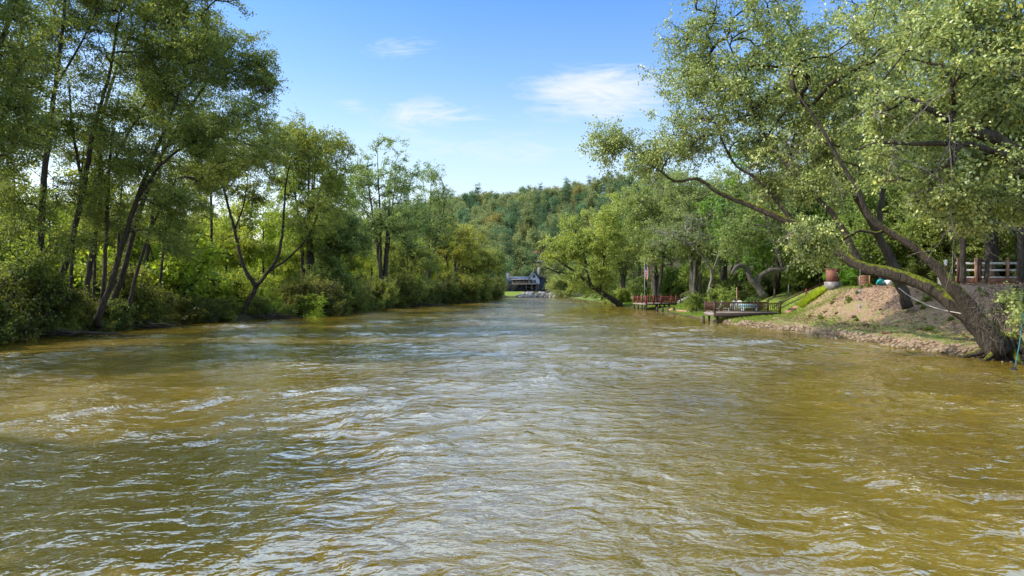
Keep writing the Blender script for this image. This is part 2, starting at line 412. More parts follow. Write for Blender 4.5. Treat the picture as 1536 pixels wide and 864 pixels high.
def leaves_into(buf, base, axis_, length, width, r, tint, up=.6):
    n = len(base)
    a = nrm(axis_); nn = nrm(r.normal(size=(n, 3)) * .75 + np.array([0, 0, up]))
    s = nrm(np.cross(a, nn)); nn = np.cross(s, a)
    L = (length * r.uniform(.65, 1.25, n))[:, None]; Wd = L * width
    v = np.stack([base, base + a * L * .42 + s * Wd * .5 + nn * L * .08, base + a * L - nn * L * .06, base + a * L * .42 - s * Wd * .5 + nn * L * .08], 1)
    q = np.arange(n * 4).reshape(n, 4)
    buf.add(v.reshape(-1, 3), q, a=np.repeat(tint, 4))

def sample_env(env, r):
    """clump centres inside lumpy ellipsoids: (centre, radii, n)"""
    out = []
    for c, rad, n in env:
        c = np.array(c, float); rad = np.array(rad, float)
        k = max(3, n // 6)
        d = nrm(r.normal(size=(k, 3))) * (r.random((k, 1)) ** .42)
        w = r.uniform(.3, 1.6, k); w /= w.sum()
        pick = r.choice(k, n, p=w)
        off = r.normal(size=(n, 3)) * .20
        q = d[pick] + off
        ln = np.linalg.norm(q, axis=1, keepdims=True); q = np.where(ln > 1.12, q / ln * 1.12, q)
        out.append(c + q * rad)
    return np.vstack(out)

def grow(trunks, clumps, r, twig_r=.012, pipe=.5, maxr=.22, droop=0.0, step=.55, jit=.10):
    """connect every clump to the nearest limb; returns polylines with radii"""
    cap = 4000 + len(clumps) * 30
    pos = np.zeros((cap, 3)); par = -np.ones(cap, int); fix = np.zeros(cap); dirv = np.zeros((cap, 3)); k = 0
    paths = []
    for tr in trunks:
        q = catmull(tr); m = len(q)
        q[1:-1, :3] += r.normal(size=(m - 2, 3)) * .03 * np.minimum(1, q[1:-1, 3:4] * 4)
        ids = list(range(k, k + m)); pos[k:k + m] = q[:, :3]; fix[k:k + m] = q[:, 3]
        dirv[k:k + m] = nrm(np.gradient(q[:, :3], axis=0))
        par[k] = -1; par[k + 1:k + m] = np.arange(k, k + m - 1); k += m
        paths.append((ids, True))
    ntr = k
    dmin = np.array([np.min(np.linalg.norm(pos[:ntr] - c, axis=1)) for c in clumps])
    tips = []
    for ci in np.argsort(dmin):
        c = clumps[ci]; v = c - pos[:k]; d = np.linalg.norm(v, axis=1) + 1e-6
        al = (v * dirv[:k]).sum(1) / d
        cost = d * (1.25 - .45 * al) + .5 * np.maximum(0, -v[:, 2]) + np.where((fix[:k] > 0) & (np.arange(k) < ntr), .0, .05)
        j = int(np.argmin(cost)); L = d[j]
        m = max(2, int(L / step)); t = (np.arange(1, m + 1) / m)[:, None]
        b0 = pos[j]; mid = b0 + nrm(dirv[j] * .9 + v[j] / L + r.normal(size=3) * .25) * L * .5
        curve = (1 - t) ** 2 * b0 + 2 * t * (1 - t) * mid + t * t * c
        curve[:, 2] -= droop * L * (t[:, 0] ** 2) * .3
        curve[:-1] += r.normal(size=(m - 1, 3)) * jit * min(1, L * .3)
        ids = [j] + list(range(k, k + m)); pos[k:k + m] = curve
        full = np.vstack([b0, curve]); dirv[k:k + m] = nrm(np.diff(full, axis=0))
        par[k] = j; par[k + 1:k + m] = np.arange(k, k + m - 1); k += m
        tips.append((k - 1, ci)); paths.append((ids, False))
    w = np.zeros(k)
    for t_, _ in tips: w[t_] += 1
    for i in range(k - 1, -1, -1):
        if par[i] >= 0: w[par[i]] += w[i]
    rad = np.minimum(twig_r * np.maximum(w, 1) ** pipe, maxr)
    rad = np.where(fix[:k] > 0, fix[:k], rad)
    out = []
    for ids, tr in paths:
        rr = rad[ids].copy()
        if not tr: rr[0] = min(rr[0], rr[1] * 1.15)
        out.append((pos[ids], rr))
    ends = np.zeros((len(clumps), 3)); edir = np.zeros((len(clumps), 3))
    for t_, ci in tips: ends[ci] = pos[t_]; edir[ci] = dirv[t_]
    return out, ends, edir

def make_tree(name, origin, trunks, env, leaf, bark, leaf_len=.13, leaf_w=.55, per=90, spread=.7, twigs=5, twig_len=.9, label='', cat='tree',
              group=None, seed=1, twig_r=.012, pipe=.5, maxr=.2, droop=0.0, flat=.7, hang=-.25, leafless=0.0, tint_bias=0.0, up=.6, twig_mesh=True, fleck=0.0, ksides=None):
    r = np.random.default_rng(seed)
    origin = np.array(origin, float)
    root = thing(name, origin, label, cat, group)
    global ENDS
    cl = sample_env(env, r)
    paths, ends, edir = grow(trunks, cl, r, twig_r, pipe, maxr, droop)
    tb = Buf()
    for pts, rr in paths:
        mr = rr.max(); k = ksides or (16 if mr > .22 else 8 if mr > .08 else 4 if mr > .02 else 3)
        tb.tube(pts, rr, k, cap=mr > .02)
    n = len(cl); ENDS = ends
    # twigs
    td = nrm(edir[:, None, :] * .55 + r.normal(size=(n, twigs, 3)) * np.array([1, 1, flat]) + np.array([0, 0, hang * .4]))
    tl = twig_len * r.uniform(.45, 1.2, (n, twigs, 1))
    e = ends[:, None, :] + np.zeros((n, twigs, 3))
    if twig_mesh:
        a0 = e.reshape(-1, 3); a1 = (e + td * tl * .5 + r.normal(size=e.shape) * .05).reshape(-1, 3); a2 = (e + td * tl + np.array([0, 0, hang * .25]) * tl).reshape(-1, 3)
        mcount = len(a0); ang = np.array([0, 2.1, 4.2]); ring = np.stack([np.cos(ang), np.sin(ang), np.sin(ang + 1)], 1)
        V = np.stack([a0[:, None] + ring * twig_r * .7, a1[:, None] + ring * twig_r * .5, a2[:, None] + ring * twig_r * .25], 1).reshape(-1, 3)
        bs = (np.arange(mcount) * 9)[:, None, None]; jj = np.array([0, 1, 2]); j2 = np.array([1, 2, 0])
        q1 = np.stack([jj, j2, j2 + 3, jj + 3], 1); q = np.concatenate([q1, q1 + 3])[None] + bs
        tb.add(V, q.reshape(-1, 4))
    tb.build('trunk', bark, root, (origin if False else (0, 0, 0)), smooth=True)
    lb = Buf()
    keep = r.random(n) >= leafless
    dens = np.clip(r.normal(1.0, .35, n), .25, 1.9) * keep
    cnt = (per * dens).astype(int); idx = np.repeat(np.arange(n), cnt); tot = len(idx)
    if tot:
        ti = r.integers(0, twigs, tot); u = r.random((tot, 1)) ** .7
        tdir = td[idx, ti]; base = ends[idx] + tdir * tl[idx, ti] * u + np.array([0, 0, hang * .25]) * tl[idx, ti] * u * u
        base += r.normal(size=(tot, 3)) * spread * .16 * np.array([1, 1, flat])
        ax = tdir * .55 + r.normal(size=(tot, 3)) * .6 + np.array([0, 0, hang])
        ctint = r.normal(.48 + tint_bias, .15, n)
        tint = np.clip(ctint[idx] + r.normal(0, .27, tot), 0, .95)
        if fleck: tint = np.where(r.random(tot) < fleck, 1.0, tint)
        leaves_into(lb, base, ax, leaf_len, leaf_w, r, tint, up)
        lb.build('crown', leaf, root)
    return root

def E(px, py, d, rx, ry, rdep, n, o=(0, 0, 0)):
    s = d / F
    return (P(px, py, d) - np.array(o), (rx * s, rdep, ry * s), n)
def T(o, *pts):
    return [tuple(P(px, py, d) - np.array(o)) + (rad,) for px, py, d, rad in pts]

# ---- right bank: the big mossy tree that leans over the river
o = np.array([22.7, 30.6, gz(22.7, 30.6) - .25])
tr = [T(o, (1512, 548, 30.40, 0.620), (1478, 498, 31.28, 0.520), (1440, 462, 32.26, 0.420), (1395, 432, 33.42, 0.328), (1345, 412, 34.71, 0.312), (1290, 398, 36.13, 0.295), (1240, 366, 37.42, 0.271), (1195, 338, 38.58, 0.238),
        (1150, 318, 39.74, 0.205), (1105, 300, 40.90, 0.164), (1070, 284, 41.80, 0.119), (1045, 268, 42.45, 0.101), (1012, 272, 43.30, 0.084), (985, 252, 44.00, 0.063), (955, 232, 44.77, 0.045), (925, 212, 45.54, 0.028)),
      T(o, (1508, 530, 29.87, 0.420), (1470, 482, 30.49, 0.360), (1436, 440, 31.05, 0.300), (1400, 396, 31.65, 0.213), (1365, 366, 32.23, 0.189), (1330, 345, 32.80, 0.164), (1302, 322, 33.27, 0.139), (1288, 285, 33.50, 0.098), (1258, 240, 33.99, 0.084), (1230, 190, 34.45, 0.070), (1195, 140, 35.03, 0.049)),
      T(o, (1195, 340, 38.58, 0.164), (1165, 300, 39.35, 0.131), (1135, 268, 40.13, 0.098), (1105, 250, 40.90, 0.084), (1088, 222, 41.34, 0.070), (1075, 190, 41.67, 0.056), (1050, 150, 42.32, 0.035)),
      T(o, (1290, 398, 36.13, 0.205), (1255, 330, 37.03, 0.164), (1215, 285, 38.06, 0.119), (1178, 245, 39.02, 0.105), (1140, 190, 40.00, 0.084), (1120, 130, 40.51, 0.063), (1090, 60, 41.29, 0.042))] + [[(math.cos(a) * .15, math.sin(a) * .15, 1.0, .30), (math.cos(a) * .55, math.sin(a) * .55, .45, .24), (math.cos(a) * 1.1, math.sin(a) * 1.1, .12, .15), (math.cos(a) * 1.9, math.sin(a) * 1.9, -.15, .07)] for a in (-2.7, -1.9, -1.1, -.2, 2.6)]
env = [E(935, 205, 45.29, 62, 48, 2.2, 93, o), E(1010, 220, 43.35, 62, 48, 2.5, 87, o), E(1070, 160, 41.80, 85, 62, 3.2, 150, o), E(1030, 75, 42.84, 62, 62, 3.0, 106, o), E(1130, 50, 40.26, 95, 80, 3.5, 162, o), E(1180, 190, 38.97, 85, 70, 3.0, 125, o),
       E(1095, -40, 41.16, 110, 50, 3.5, 62, o), E(1245, 110, 37.29, 90, 85, 3.2, 137, o), E(1260, 235, 36.90, 70, 60, 2.5, 87, o), E(1330, 40, 35.10, 85, 80, 3.2, 100, o), E(1215, 372, 32.50, 38, 44, 1.2, 42, o), E(1150, 285, 39.74, 42, 28, 1.8, 32, o)]
r1 = make_tree('leaning_tree', o, tr, env, M['leaf_lean'], M['bark_moss'], .16, .64, 80, .8, 6, .95, 'huge mossy twin-trunked tree leaning out over the river from the right bank', seed=11, maxr=.12, hang=-.45, droop=.3, fleck=.02, leafless=.06)
def dead_twigs(root, o, ends, box, n, seed):
    r = np.random.default_rng(seed); w = ends + o
    px = CX + w[:, 0] / w[:, 1] * F; py = HY - (w[:, 2] - H) / w[:, 1] * F
    ok = np.where((px > box[0]) & (px < box[1]) & (py > box[2]) & (py < box[3]))[0]
    for e in r.choice(ok, min(n, len(ok)), replace=False):
        b = Buf(); m = 9; t = np.linspace(0, 1, m)[:, None]; L = r.uniform(1.0, 2.8); d = nrm(r.normal(size=3) * np.array([1, .7, .35]) + np.array([-.5, -.45, -.25]))
        pts = ends[e] + d * L * t + np.array([0, 0, -.45]) * L * t * t + np.cumsum(r.normal(0, .045, (m, 3)), 0)
        b.tube(pts, np.linspace(.022, .009, m), 4)
        for k in range(7):
            i = int(r.integers(2, m - 1)); l2 = r.uniform(.3, .95); d2 = nrm(d + r.normal(size=3) * .9 + np.array([0, 0, -.35])); t2 = np.linspace(0, 1, 5)[:, None]
            b.tube(pts[i] + d2 * l2 * t2 + np.array([0, 0, -.25]) * l2 * t2 * t2 + np.cumsum(r.normal(0, .025, (5, 3)), 0) * t2, np.linspace(.013, .006, 5), 3)
        tag(b.build('dead_branch', M['deadwood'], root, smooth=True), 'pale leafless branch hanging among the leaves')
dead_twigs(r1, o, ENDS, (1040, 1340, 150, 430), 50, 71)
# hanging dead roots and vines at its foot
vb = Buf(); rv = np.random.default_rng(5)
for i in range(55):
    p0 = P(rv.uniform(1472, 1548), rv.uniform(428, 480), rv.uniform(28.6, 29.6)); L = rv.uniform(.5, 2.4)
    n = 9; t = np.linspace(0, 1, n)
    pts = p0 + np.stack([np.cumsum(rv.normal(0, .12, n)), np.cumsum(rv.normal(0, .10, n)), -t * L * .8 + rv.normal(0, .03, n)], 1)
    pts[:, 2] = np.maximum(pts[:, 2], .1)
    vb.tube(pts - o, np.linspace(rv.uniform(.014, .034), .008, n), 4)
for i in range(60):
    p0 = P(rv.uniform(1468, 1545), rv.uniform(430, 505), rv.uniform(28.6, 29.8)); n = 7
    pts = p0 + np.cumsum(rv.normal(0, .13, (n, 3)), 0); pts[:, 2] = np.maximum(pts[:, 2], .1)
    vb.tube(pts - o, np.linspace(.02, .007, n), 4)
tag(vb.build('vines', M['bark_grey'], r1, smooth=True), 'tangle of pale dead vines and roots hanging at the foot')

# second tree behind on the slope, standing straighter
o = np.array([26.0, 44.0, gz(26, 44) - .2])
tr = [T(o, (1362, 462, 44, .36), (1352, 430, 44, .32), (1338, 395, 44, .29), (1318, 355, 44, .25), (1296, 315, 44, .22), (1268, 270, 44, .19), (1232, 225, 44, .15), (1205, 180, 44, .11), (1180, 130, 44, .07)),
      T(o, (1318, 355, 44, .2), (1322, 300, 45, .17), (1335, 230, 45.5, .14), (1350, 160, 46, .1), (1360, 80, 46, .06)),
      T(o, (1268, 270, 44, .14), (1225, 262, 43, .11), (1180, 240, 42.5, .08), (1150, 200, 42, .05))]
env = [E(1215, 190, 44, 85, 70, 3, 110, o), E(1300, 110, 45, 95, 90, 3, 120, o), E(1375, 210, 46, 80, 70, 3, 80, o), E(1170, 110, 44, 80, 60, 2.5, 70, o), E(1340, 0, 46, 110, 60, 3, 60, o), E(1200, 280, 46, 60, 40, 2, 40, o)]
make_tree('riverside_tree', o, tr, env, M['leaf_lean'], M['bark_dark'], .21, .66, 62, .9, 5, 1.1, 'dark trunked tree rising from the brown slope behind the mossy leaning trunk', seed=12, maxr=.14, hang=-.35, fleck=.015)

# tree outside the frame whose limbs reach in from the right
o = np.array([25.2, 25.0, gz(25.2, 25) - .2])
tr = [[(0, 0, 0, .5), (-.4, .1, 2.5, .42), (-1.6, 0, 4.6, .36), (-3.4, -.2, 6.2, .32), (-5.2, -.4, 7.4, .27)] + T(o, (1536, 236, 24.6, .26), (1490, 206, 24.4, .21), (1445, 193, 24.3, .17), (1408, 172, 24.2, .11), (1370, 150, 24, .06)),
      [(-3.4, -.2, 6.2, .2)] + T(o, (1545, 255, 24.2, .17), (1500, 230, 24, .13), (1440, 216, 24, .10), (1380, 216, 24, .08), (1320, 214, 24, .06), (1285, 225, 24, .035)),
      [(-.4, .1, 2.5, .3), (-.6, .4, 5, .27), (-1.6, .8, 8, .22), (-3, 1, 11, .15), (-5, 1, 13, .08)]]
env = [E(1440, 95, 25, 115, 105, 2.2, 190, o), E(1500, 15, 25, 80, 70, 2.2, 90, o), E(1350, 175, 24.5, 80, 55, 1.8, 80, o), E(1470, 260, 25, 85, 50, 1.8, 75, o), E(1370, 265, 26, 60, 45, 1.6, 45, o), E(1480, 315, 27, 75, 40, 1.6, 80, o), E(1415, 305, 28, 60, 34, 1.4, 45, o), E(1548, 455, 28, 28, 28, .9, 26, o), E(1560, 150, 25, 60, 130, 2, 60, o)]
r3 = make_tree('overhanging_tree', o, tr, env, M['leaf_lean'], M['bark_dark'], .145, .66, 78, .7, 6, .75, 'bright leafed tree reaching thick bare limbs in from the right edge of the photo', seed=13, maxr=.10, hang=-.35, tint_bias=.08, fleck=.03, leafless=.05)

dead_twigs(r3, o, ENDS, (1240, 1536, 60, 420), 42, 72)
# gnarled tree by the lawn
o = np.array([25.6, 70.0, gz(25.6, 70) - .2])
tr = [T(o, (1148, 446, 70, .42), (1136, 430, 70, .34), (1126, 418, 70, .30), (1122, 405, 70, .26), (1112, 398, 69.5, .24), (1103, 402, 69, .19), (1097, 412, 68.6, .12)),
      T(o, (1136, 430, 70, .3), (1140, 415, 70, .27), (1155, 406, 70, .25), (1175, 404, 70, .21), (1190, 398, 70, .17), (1210, 385, 70, .12)),
      T(o, (1175, 404, 70, .2), (1168, 385, 70, .17), (1160, 360, 70.5, .14), (1150, 330, 71, .1), (1145, 300, 71, .06))]
env = [E(1150, 345, 71, 55, 35, 3, 60, o), E(1205, 360, 70, 45, 30, 3, 50, o), E(1105, 360, 72, 35, 25, 2.5, 36, o), E(1165, 300, 72, 55, 30, 3, 50, o)]
make_tree('gnarled_tree', o, tr, env, M['leaf_mid'], M['bark_grey'], .22, .7, 75, 1.0, 4, 1.3, 'gnarled grey tree with a crooked horizontal limb above the brown deck', seed=14, maxr=.14)

# deep green maple behind it
o = np.array([31.0, 78.0, gz(31, 78) - .2])
tr = [T(o, (1165, 432, 78, .36), (1168, 380, 78, .3), (1172, 320, 78, .24), (1178, 260, 78, .15), (1180, 210, 78, .07)), T(o, (1168, 380, 78, .2), (1140, 330, 78, .15), (1120, 290, 78, .09)), T(o, (1170, 350, 78, .2), (1205, 300, 78, .15), (1230, 250, 78, .08))]
env = [E(1175, 250, 78, 75, 55, 4.5, 90, o), E(1120, 320, 77, 55, 50, 4, 70, o), E(1230, 320, 77, 65, 60, 4, 80, o), E(1170, 370, 76, 85, 32, 4, 60, o)]
mp = make_tree('maple_tree', o, tr, env, M['leaf_shrub'], M['bark_dark'], .30, .85, 75, 1.2, 4, 1.5, 'dense deep green broad leafed tree behind the gnarled limb', seed=15, maxr=.16, up=1.1)
for ch in mp.children:
    if ch.name.startswith('crown'): ch.color = (.78, 1.0, .8, 1)

# tree that leans over the water from the far lawn
o = np.array([17.8, 110.0, gz(17.8, 110) - .2])
tr = [T(o, (931, 458, 110, .5), (915, 447, 109.5, .42), (900, 438, 109, .36), (886, 428, 108.5, .30), (868, 412, 108, .24), (848, 398, 107.5, .17), (830, 386, 107, .1), (812, 380, 107, .06)),
      T(o, (886, 428, 108.5, .26), (880, 400, 108.5, .22), (872, 370, 109, .17), (862, 345, 109, .1)),
      T(o, (868, 412, 108, .2), (838, 408, 107.5, .13), (815, 400, 107, .07)), T(o, (900, 438, 109, .28), (905, 400, 110, .22), (905, 360, 111, .14))]
env = [E(868, 352, 109, 42, 30, 4, 75, o), E(842, 372, 108, 40, 14, 3, 40, o), E(900, 380, 110, 45, 50, 5, 110, o), E(880, 415, 108, 32, 18, 3, 40, o), E(912, 335, 112, 34, 34, 4, 70, o), E(836, 384, 107, 14, 8, 2, 12, o)]
t6 = make_tree('leaning_tree', o, tr, env, M['leaf_mid'], M['bark_dark'], .32, .6, 85, 1.3, 4, 1.6, 'yellow green tree with a dark trunk slanting over the water beyond the red deck', seed=16, maxr=.15, tint_bias=.14)
for ch in t6.children:
    if ch.name.startswith('crown'): ch.color = (1.12, 1.08, .72, 1)

# bare grey tree among the foliage
o = np.array([24.2, 84.0, gz(24.2, 84) - .2])
tr = [T(o, (1062, 440, 84, .2), (1068, 410, 84, .16), (1058, 390, 83.5, .13), (1042, 372, 83, .11), (1028, 362, 83, .08), (1010, 352, 83, .05)), T(o, (1068, 410, 84, .12), (1078, 380, 83.5, .09), (1080, 350, 83, .05))]
env = [E(1030, 348, 82, 40, 22, 2.5, 60, o), E(1060, 332, 82, 34, 18, 2.5, 34, o), E(990, 354, 82, 24, 14, 2, 20, o)]
make_tree('bare_tree', o, tr, env, M['leaf_mid'], M['deadwood'], .22, .6, 16, 1.0, 5, 1.3, 'nearly leafless pale grey tree above the lawn between the two decks', seed=17, maxr=.1, twig_r=.022)

# mid-distance multi-stem trees behind the red deck
def multi(px, d, topy, wpx, stems, seed, label, leaf='leaf_mid', color=None, low=.35, leaf_len=.3, per=80, nd=1.0, lean=0.0, name='riverside_tree', bark='bark_grey', dep=None):
    r = np.random.default_rng(seed)
    x = (px - CX) / F * d; o = np.array([x, d, gz(x, d) - .2])
    ht = H - (topy - HY) / F * d - o[2]; wr = wpx * d / F
    trs, env = [], []
    for i in range(stems):
        a = r.uniform(0, 6.28); sp = wr * .55 * r.uniform(.4, 1)
        dx = math.cos(a) * sp + lean * wr; dy = math.sin(a) * sp * .6
        h = ht * r.uniform(.72, .9); w = .10 + .011 * ht * r.uniform(.7, 1.2)
        b = r.normal(size=2) * .25
        trs.append([(b[0], b[1], 0, w), (b[0] + dx * .18, dy * .2, h * .25, w * .8), (dx * .5, dy * .5, h * .55, w * .55), (dx * .85, dy * .9, h * .82, w * .28), (dx, dy, h, w * .12)])
    dep = dep or wr
    n = int(56 * nd)
    env = [((lean * wr * .8, 0, ht * .80), (wr * .62, dep * .6, ht * .19), n), ((lean * wr * .6 - wr * .45, 0, ht * .60), (wr * .52, dep * .6, ht * .2), n), ((lean * wr * .6 + wr * .45, 0, ht * .60), (wr * .52, dep * .6, ht * .2), n),
           ((lean * wr * .3, -dep * .3, ht * (low + .1)), (wr * .8, dep * .6, ht * .16), n)]
    t = make_tree(name, o, trs, env, M[leaf], M[bark], leaf_len, .62, per, leaf_len * 4.5, 4, leaf_len * 5, label, seed=seed, maxr=.14, twig_r=.014 + .0001 * d, twig_mesh=d < 100)
    if color:
        for ch in t.children:
            if ch.name.startswith('crown'): ch.color = (*color, 1)
    return t
multi(1040, 92, 250, 66, 5, 21, 'grey green many-stemmed tree just right of the flagpole', color=(.95, .95, .95), leaf_len=.26, nd=1.5)
multi(985, 104, 243, 66, 5, 22, 'tall rounded olive tree directly behind the red deck', color=(1.0, .98, .9), nd=1.5)
multi(935, 122, 280, 52, 4, 23, 'bushy green tree behind the yellow leaning tree', color=(1.0, 1.0, .8), nd=1.3)
multi(1085, 100, 250, 60, 4, 24, 'fine leafed pale green tree behind the bare grey tree', color=(1.1, 1.05, .95), nd=1.3)
multi(846, 185, 412, 26, 4, 25, 'low willowy grey green bush tree on the far bank right of the grey house', color=(1.2, 1.1, 1.0), low=.15, leaf_len=.3, nd=1.3)
multi(878, 165, 365, 34, 4, 26, 'light green tree on the far bank behind the slanting dark trunk', color=(1.05, 1.0, .8), low=.2, leaf_len=.32)

multi(1330, 64, 250, 70, 3, 27, 'leafy tree filling the gap behind the slope tree', color=(.9, 1.0, .75), low=.2, leaf_len=.22, nd=1.3, bark='bark_dark')
multi(1425, 58, 262, 80, 3, 28, 'bright leafy tree standing behind the left end of the rail fence', color=(1.1, 1.1, .85), low=.22, leaf_len=.2, nd=1.4, bark='bark_dark')
multi(1515, 55, 230, 90, 4, 29, 'leafy tree behind the rail fence at the right edge', color=(1.0, 1.05, .8), low=.22, leaf_len=.2, nd=1.4, bark='bark_dark')
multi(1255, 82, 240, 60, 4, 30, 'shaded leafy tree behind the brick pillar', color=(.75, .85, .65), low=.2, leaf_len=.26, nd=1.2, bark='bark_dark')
multi(905, 140, 330, 40, 4, 50, 'green tree on the far lawn seen between the slanting trunk and the flag', color=(.95, 1.0, .75), low=.12, leaf_len=.3, nd=1.2)
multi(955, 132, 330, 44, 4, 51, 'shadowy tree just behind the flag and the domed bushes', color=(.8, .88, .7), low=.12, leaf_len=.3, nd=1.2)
# ---- left bank: tall alders
def alder(px, by, d, pts, env, seed, label, per=80, color=None, **kw):
    x = (px - CX) / F * d; o = np.array([x, d, gz(x, d) - .2])
    pts = [[(a, b, c, r * .80) for a, b, c, r in q] for q in pts]
    trs = [[(0, 0, 0, q[0][3] * 1.25)] + T(o, *q) if i == 0 else T(o, *q) for i, q in enumerate(pts)]
    env = [e[:6] + (int(e[6] * 1.75),) for e in env]
    t = make_tree('alder_tree', o, trs, [E(*e, o=o) for e in env], M['leaf_alder'], M['bark_dark'], kw.pop('leaf_len', .15), .6, int(per * 1.25), .9, 5, 1.05, label, seed=seed, maxr=.12, **kw)
    if color:
        for ch in t.children:
            if ch.name.startswith('crown'): ch.color = (*color, 1)
    return t
alder(66, 445, 45, [[(66, 440, 45, .30), (62, 380, 45, .27), (64, 300, 45, .24), (72, 220, 45, .2), (84, 130, 45, .16), (95, 40, 45, .12), (105, -60, 45, .07)], [(72, 220, 45, .14), (40, 140, 45, .1), (20, 60, 45, .06)], [(84, 130, 45, .1), (120, 70, 45, .08), (150, 10, 45, .05)]],
      [(50, 90, 45, 75, 80, 3, 100), (20, 210, 45, 60, 55, 3, 60), (110, 0, 45, 80, 60, 3, 70), (30, 330, 44, 60, 45, 2.5, 40), (80, 370, 44, 50, 30, 2.5, 22), (10, 400, 43, 50, 25, 2, 22)], 31, 'leftmost straight tall alder with a vertical dark trunk')
alder(84, 445, 47, [[(84, 442, 47, .30), (98, 400, 47, .27), (112, 345, 47, .24), (126, 280, 47, .21), (140, 200, 47, .17), (165, 110, 47, .12), (180, 20, 47, .07)], [(126, 280, 47, .15), (110, 200, 47, .11), (104, 120, 47, .06)]],
      [(165, 70, 47, 75, 80, 3, 90), (110, 170, 47, 55, 55, 3, 55), (190, -20, 47, 70, 50, 3, 45), (130, 290, 46, 60, 40, 2.5, 30)], 32, 'tall alder leaning slightly right beside the vertical leftmost trunk')
alder(126, 460, 50, [[(126, 462, 50, .28), (133, 410, 50, .25), (142, 350, 50, .22), (152, 280, 50, .19), (150, 200, 50, .16), (170, 120, 50, .12), (200, 40, 50, .08)], [(105, 455, 49, .17), (108, 385, 49, .15), (118, 300, 49, .11), (126, 225, 49, .06)], [(140, 452, 52, .15), (143, 380, 52, .13), (147, 300, 52, .1), (150, 215, 52, .05)], [(152, 280, 50, .13), (185, 215, 50, .11), (215, 160, 50, .08), (240, 110, 50, .05)]],
      [(215, 60, 50, 75, 75, 3, 90), (160, 220, 50, 60, 45, 3, 50), (230, 170, 50, 60, 50, 3, 60), (180, 310, 49, 50, 30, 2.5, 26), (100, 200, 51, 40, 50, 2.5, 25)], 33, 'slender alder third from the left with an upright trunk')
alder(150, 475, 50, [[(146, 478, 47, .27), (165, 430, 47, .25), (186, 360, 47, .22), (206, 300, 47, .19), (232, 230, 47, .15), (262, 160, 47, .11), (285, 90, 47, .07)], [(206, 300, 47, .14), (240, 250, 46.5, .12), (285, 215, 46, .09), (330, 205, 46, .06)], [(152, 470, 47.5, .2), (156, 420, 47.5, .18), (160, 350, 48, .16), (163, 270, 48, .13), (170, 190, 48, .09)]],
      [(285, 100, 47, 75, 60, 3, 90), (330, 190, 46, 75, 45, 3, 75), (200, 230, 47, 60, 50, 3, 50), (300, 0, 47, 60, 55, 3, 60), (270, 300, 47, 55, 30, 2.5, 32), (245, 360, 47, 40, 22, 2, 18)], 34, 'clump of dark alder stems leaning right over the left waterline')
alder(175, 470, 52, [[(162, 468, 52, .28), (182, 420, 52, .26), (200, 350, 52, .23), (216, 300, 52, .2), (250, 220, 52, .16), (300, 140, 52, .11), (350, 80, 52, .06)], [(192, 468, 51, .18), (206, 405, 51, .16), (233, 330, 51, .11), (264, 268, 51, .05)], [(170, 470, 53, .16), (176, 400, 53, .14), (180, 320, 53, .1), (186, 240, 53, .05)], [(250, 220, 52, .13), (310, 195, 52, .1), (365, 160, 52, .07), (400, 140, 52, .04)]],
      [(345, 100, 52, 62, 48, 3, 85), (390, 135, 52, 32, 45, 2.5, 50), (290, 50, 52, 60, 60, 3, 70), (370, 215, 53, 60, 40, 3, 65), (320, 262, 53, 60, 30, 3, 40)], 35, 'tall alder whose crown makes the edge of foliage against the open sky')
alder(214, 440, 60, [[(214, 440, 60, .26), (218, 400, 60, .24), (226, 340, 60, .21), (238, 270, 60, .18), (250, 190, 60, .13), (262, 110, 60, .08)], [(238, 445, 58, .16), (245, 380, 58, .14), (254, 310, 58, .1), (272, 235, 58, .05)]],
      [(255, 150, 60, 65, 80, 3.5, 90), (230, 280, 60, 60, 50, 3.5, 60), (180, 330, 62, 60, 35, 3, 40), (270, 350, 62, 45, 40, 3, 30)], 36, 'straight alder standing behind the leaning clump of stems', leaf_len=.18)
alder(318, 420, 72, [[(320, 425, 72, .2), (318, 370, 72, .18), (317, 310, 72, .16), (315, 250, 72, .12), (312, 190, 72, .07)]],
      [(315, 215, 72, 55, 55, 3.5, 70), (290, 310, 72, 45, 35, 3, 36)], 37, 'thin upright alder standing alone in the sunny undergrowth', color=(1.15, 1.1, .9), leaf_len=.2)
# forked tree on the waterline
alder(368, 470, 66, [[(367, 470, 66, .34), (374, 448, 66, .30), (383, 432, 66, .28), (368, 405, 66, .24), (360, 380, 66, .21), (352, 345, 66, .18), (343, 310, 66, .15), (335, 282, 66, .11), (322, 262, 66, .07)],
                     [(383, 432, 66, .24), (402, 408, 66, .22), (418, 382, 66, .19), (424, 345, 66, .16), (427, 305, 66, .13), (430, 270, 66, .09), (440, 225, 66, .05)],
                     [(402, 408, 66, .16), (435, 385, 66, .13), (462, 355, 66, .11), (480, 315, 66, .09), (500, 275, 66, .05)], [(352, 345, 66, .12), (365, 310, 66, .09), (372, 270, 66, .05)]],
      [(440, 215, 66, 50, 38, 3, 60), (385, 255, 66, 55, 40, 3, 60), (490, 245, 66, 42, 45, 3, 60), (330, 265, 66, 45, 32, 3, 40), (470, 320, 65, 40, 30, 2.5, 28)], 38, 'tree with a clear V-shaped fork at the waterline of the left bank', color=(1.1, 1.05, .95), leaf_len=.19, per=70)
multi(462, 82, 178, 58, 4, 39, 'bright yellow green tree behind the right limb of the forked tree', leaf='leaf_mid', color=(1.1, 1.12, .62), leaf_len=.22, nd=2.0, per=80, bark='bark_dark')
multi(575, 102, 208, 76, 4, 40, 'tall grey green tree with an open top at the middle of the left bank', leaf='leaf_mid', color=(.9, .95, .9), leaf_len=.24, nd=2.0, per=80, bark='bark_dark')
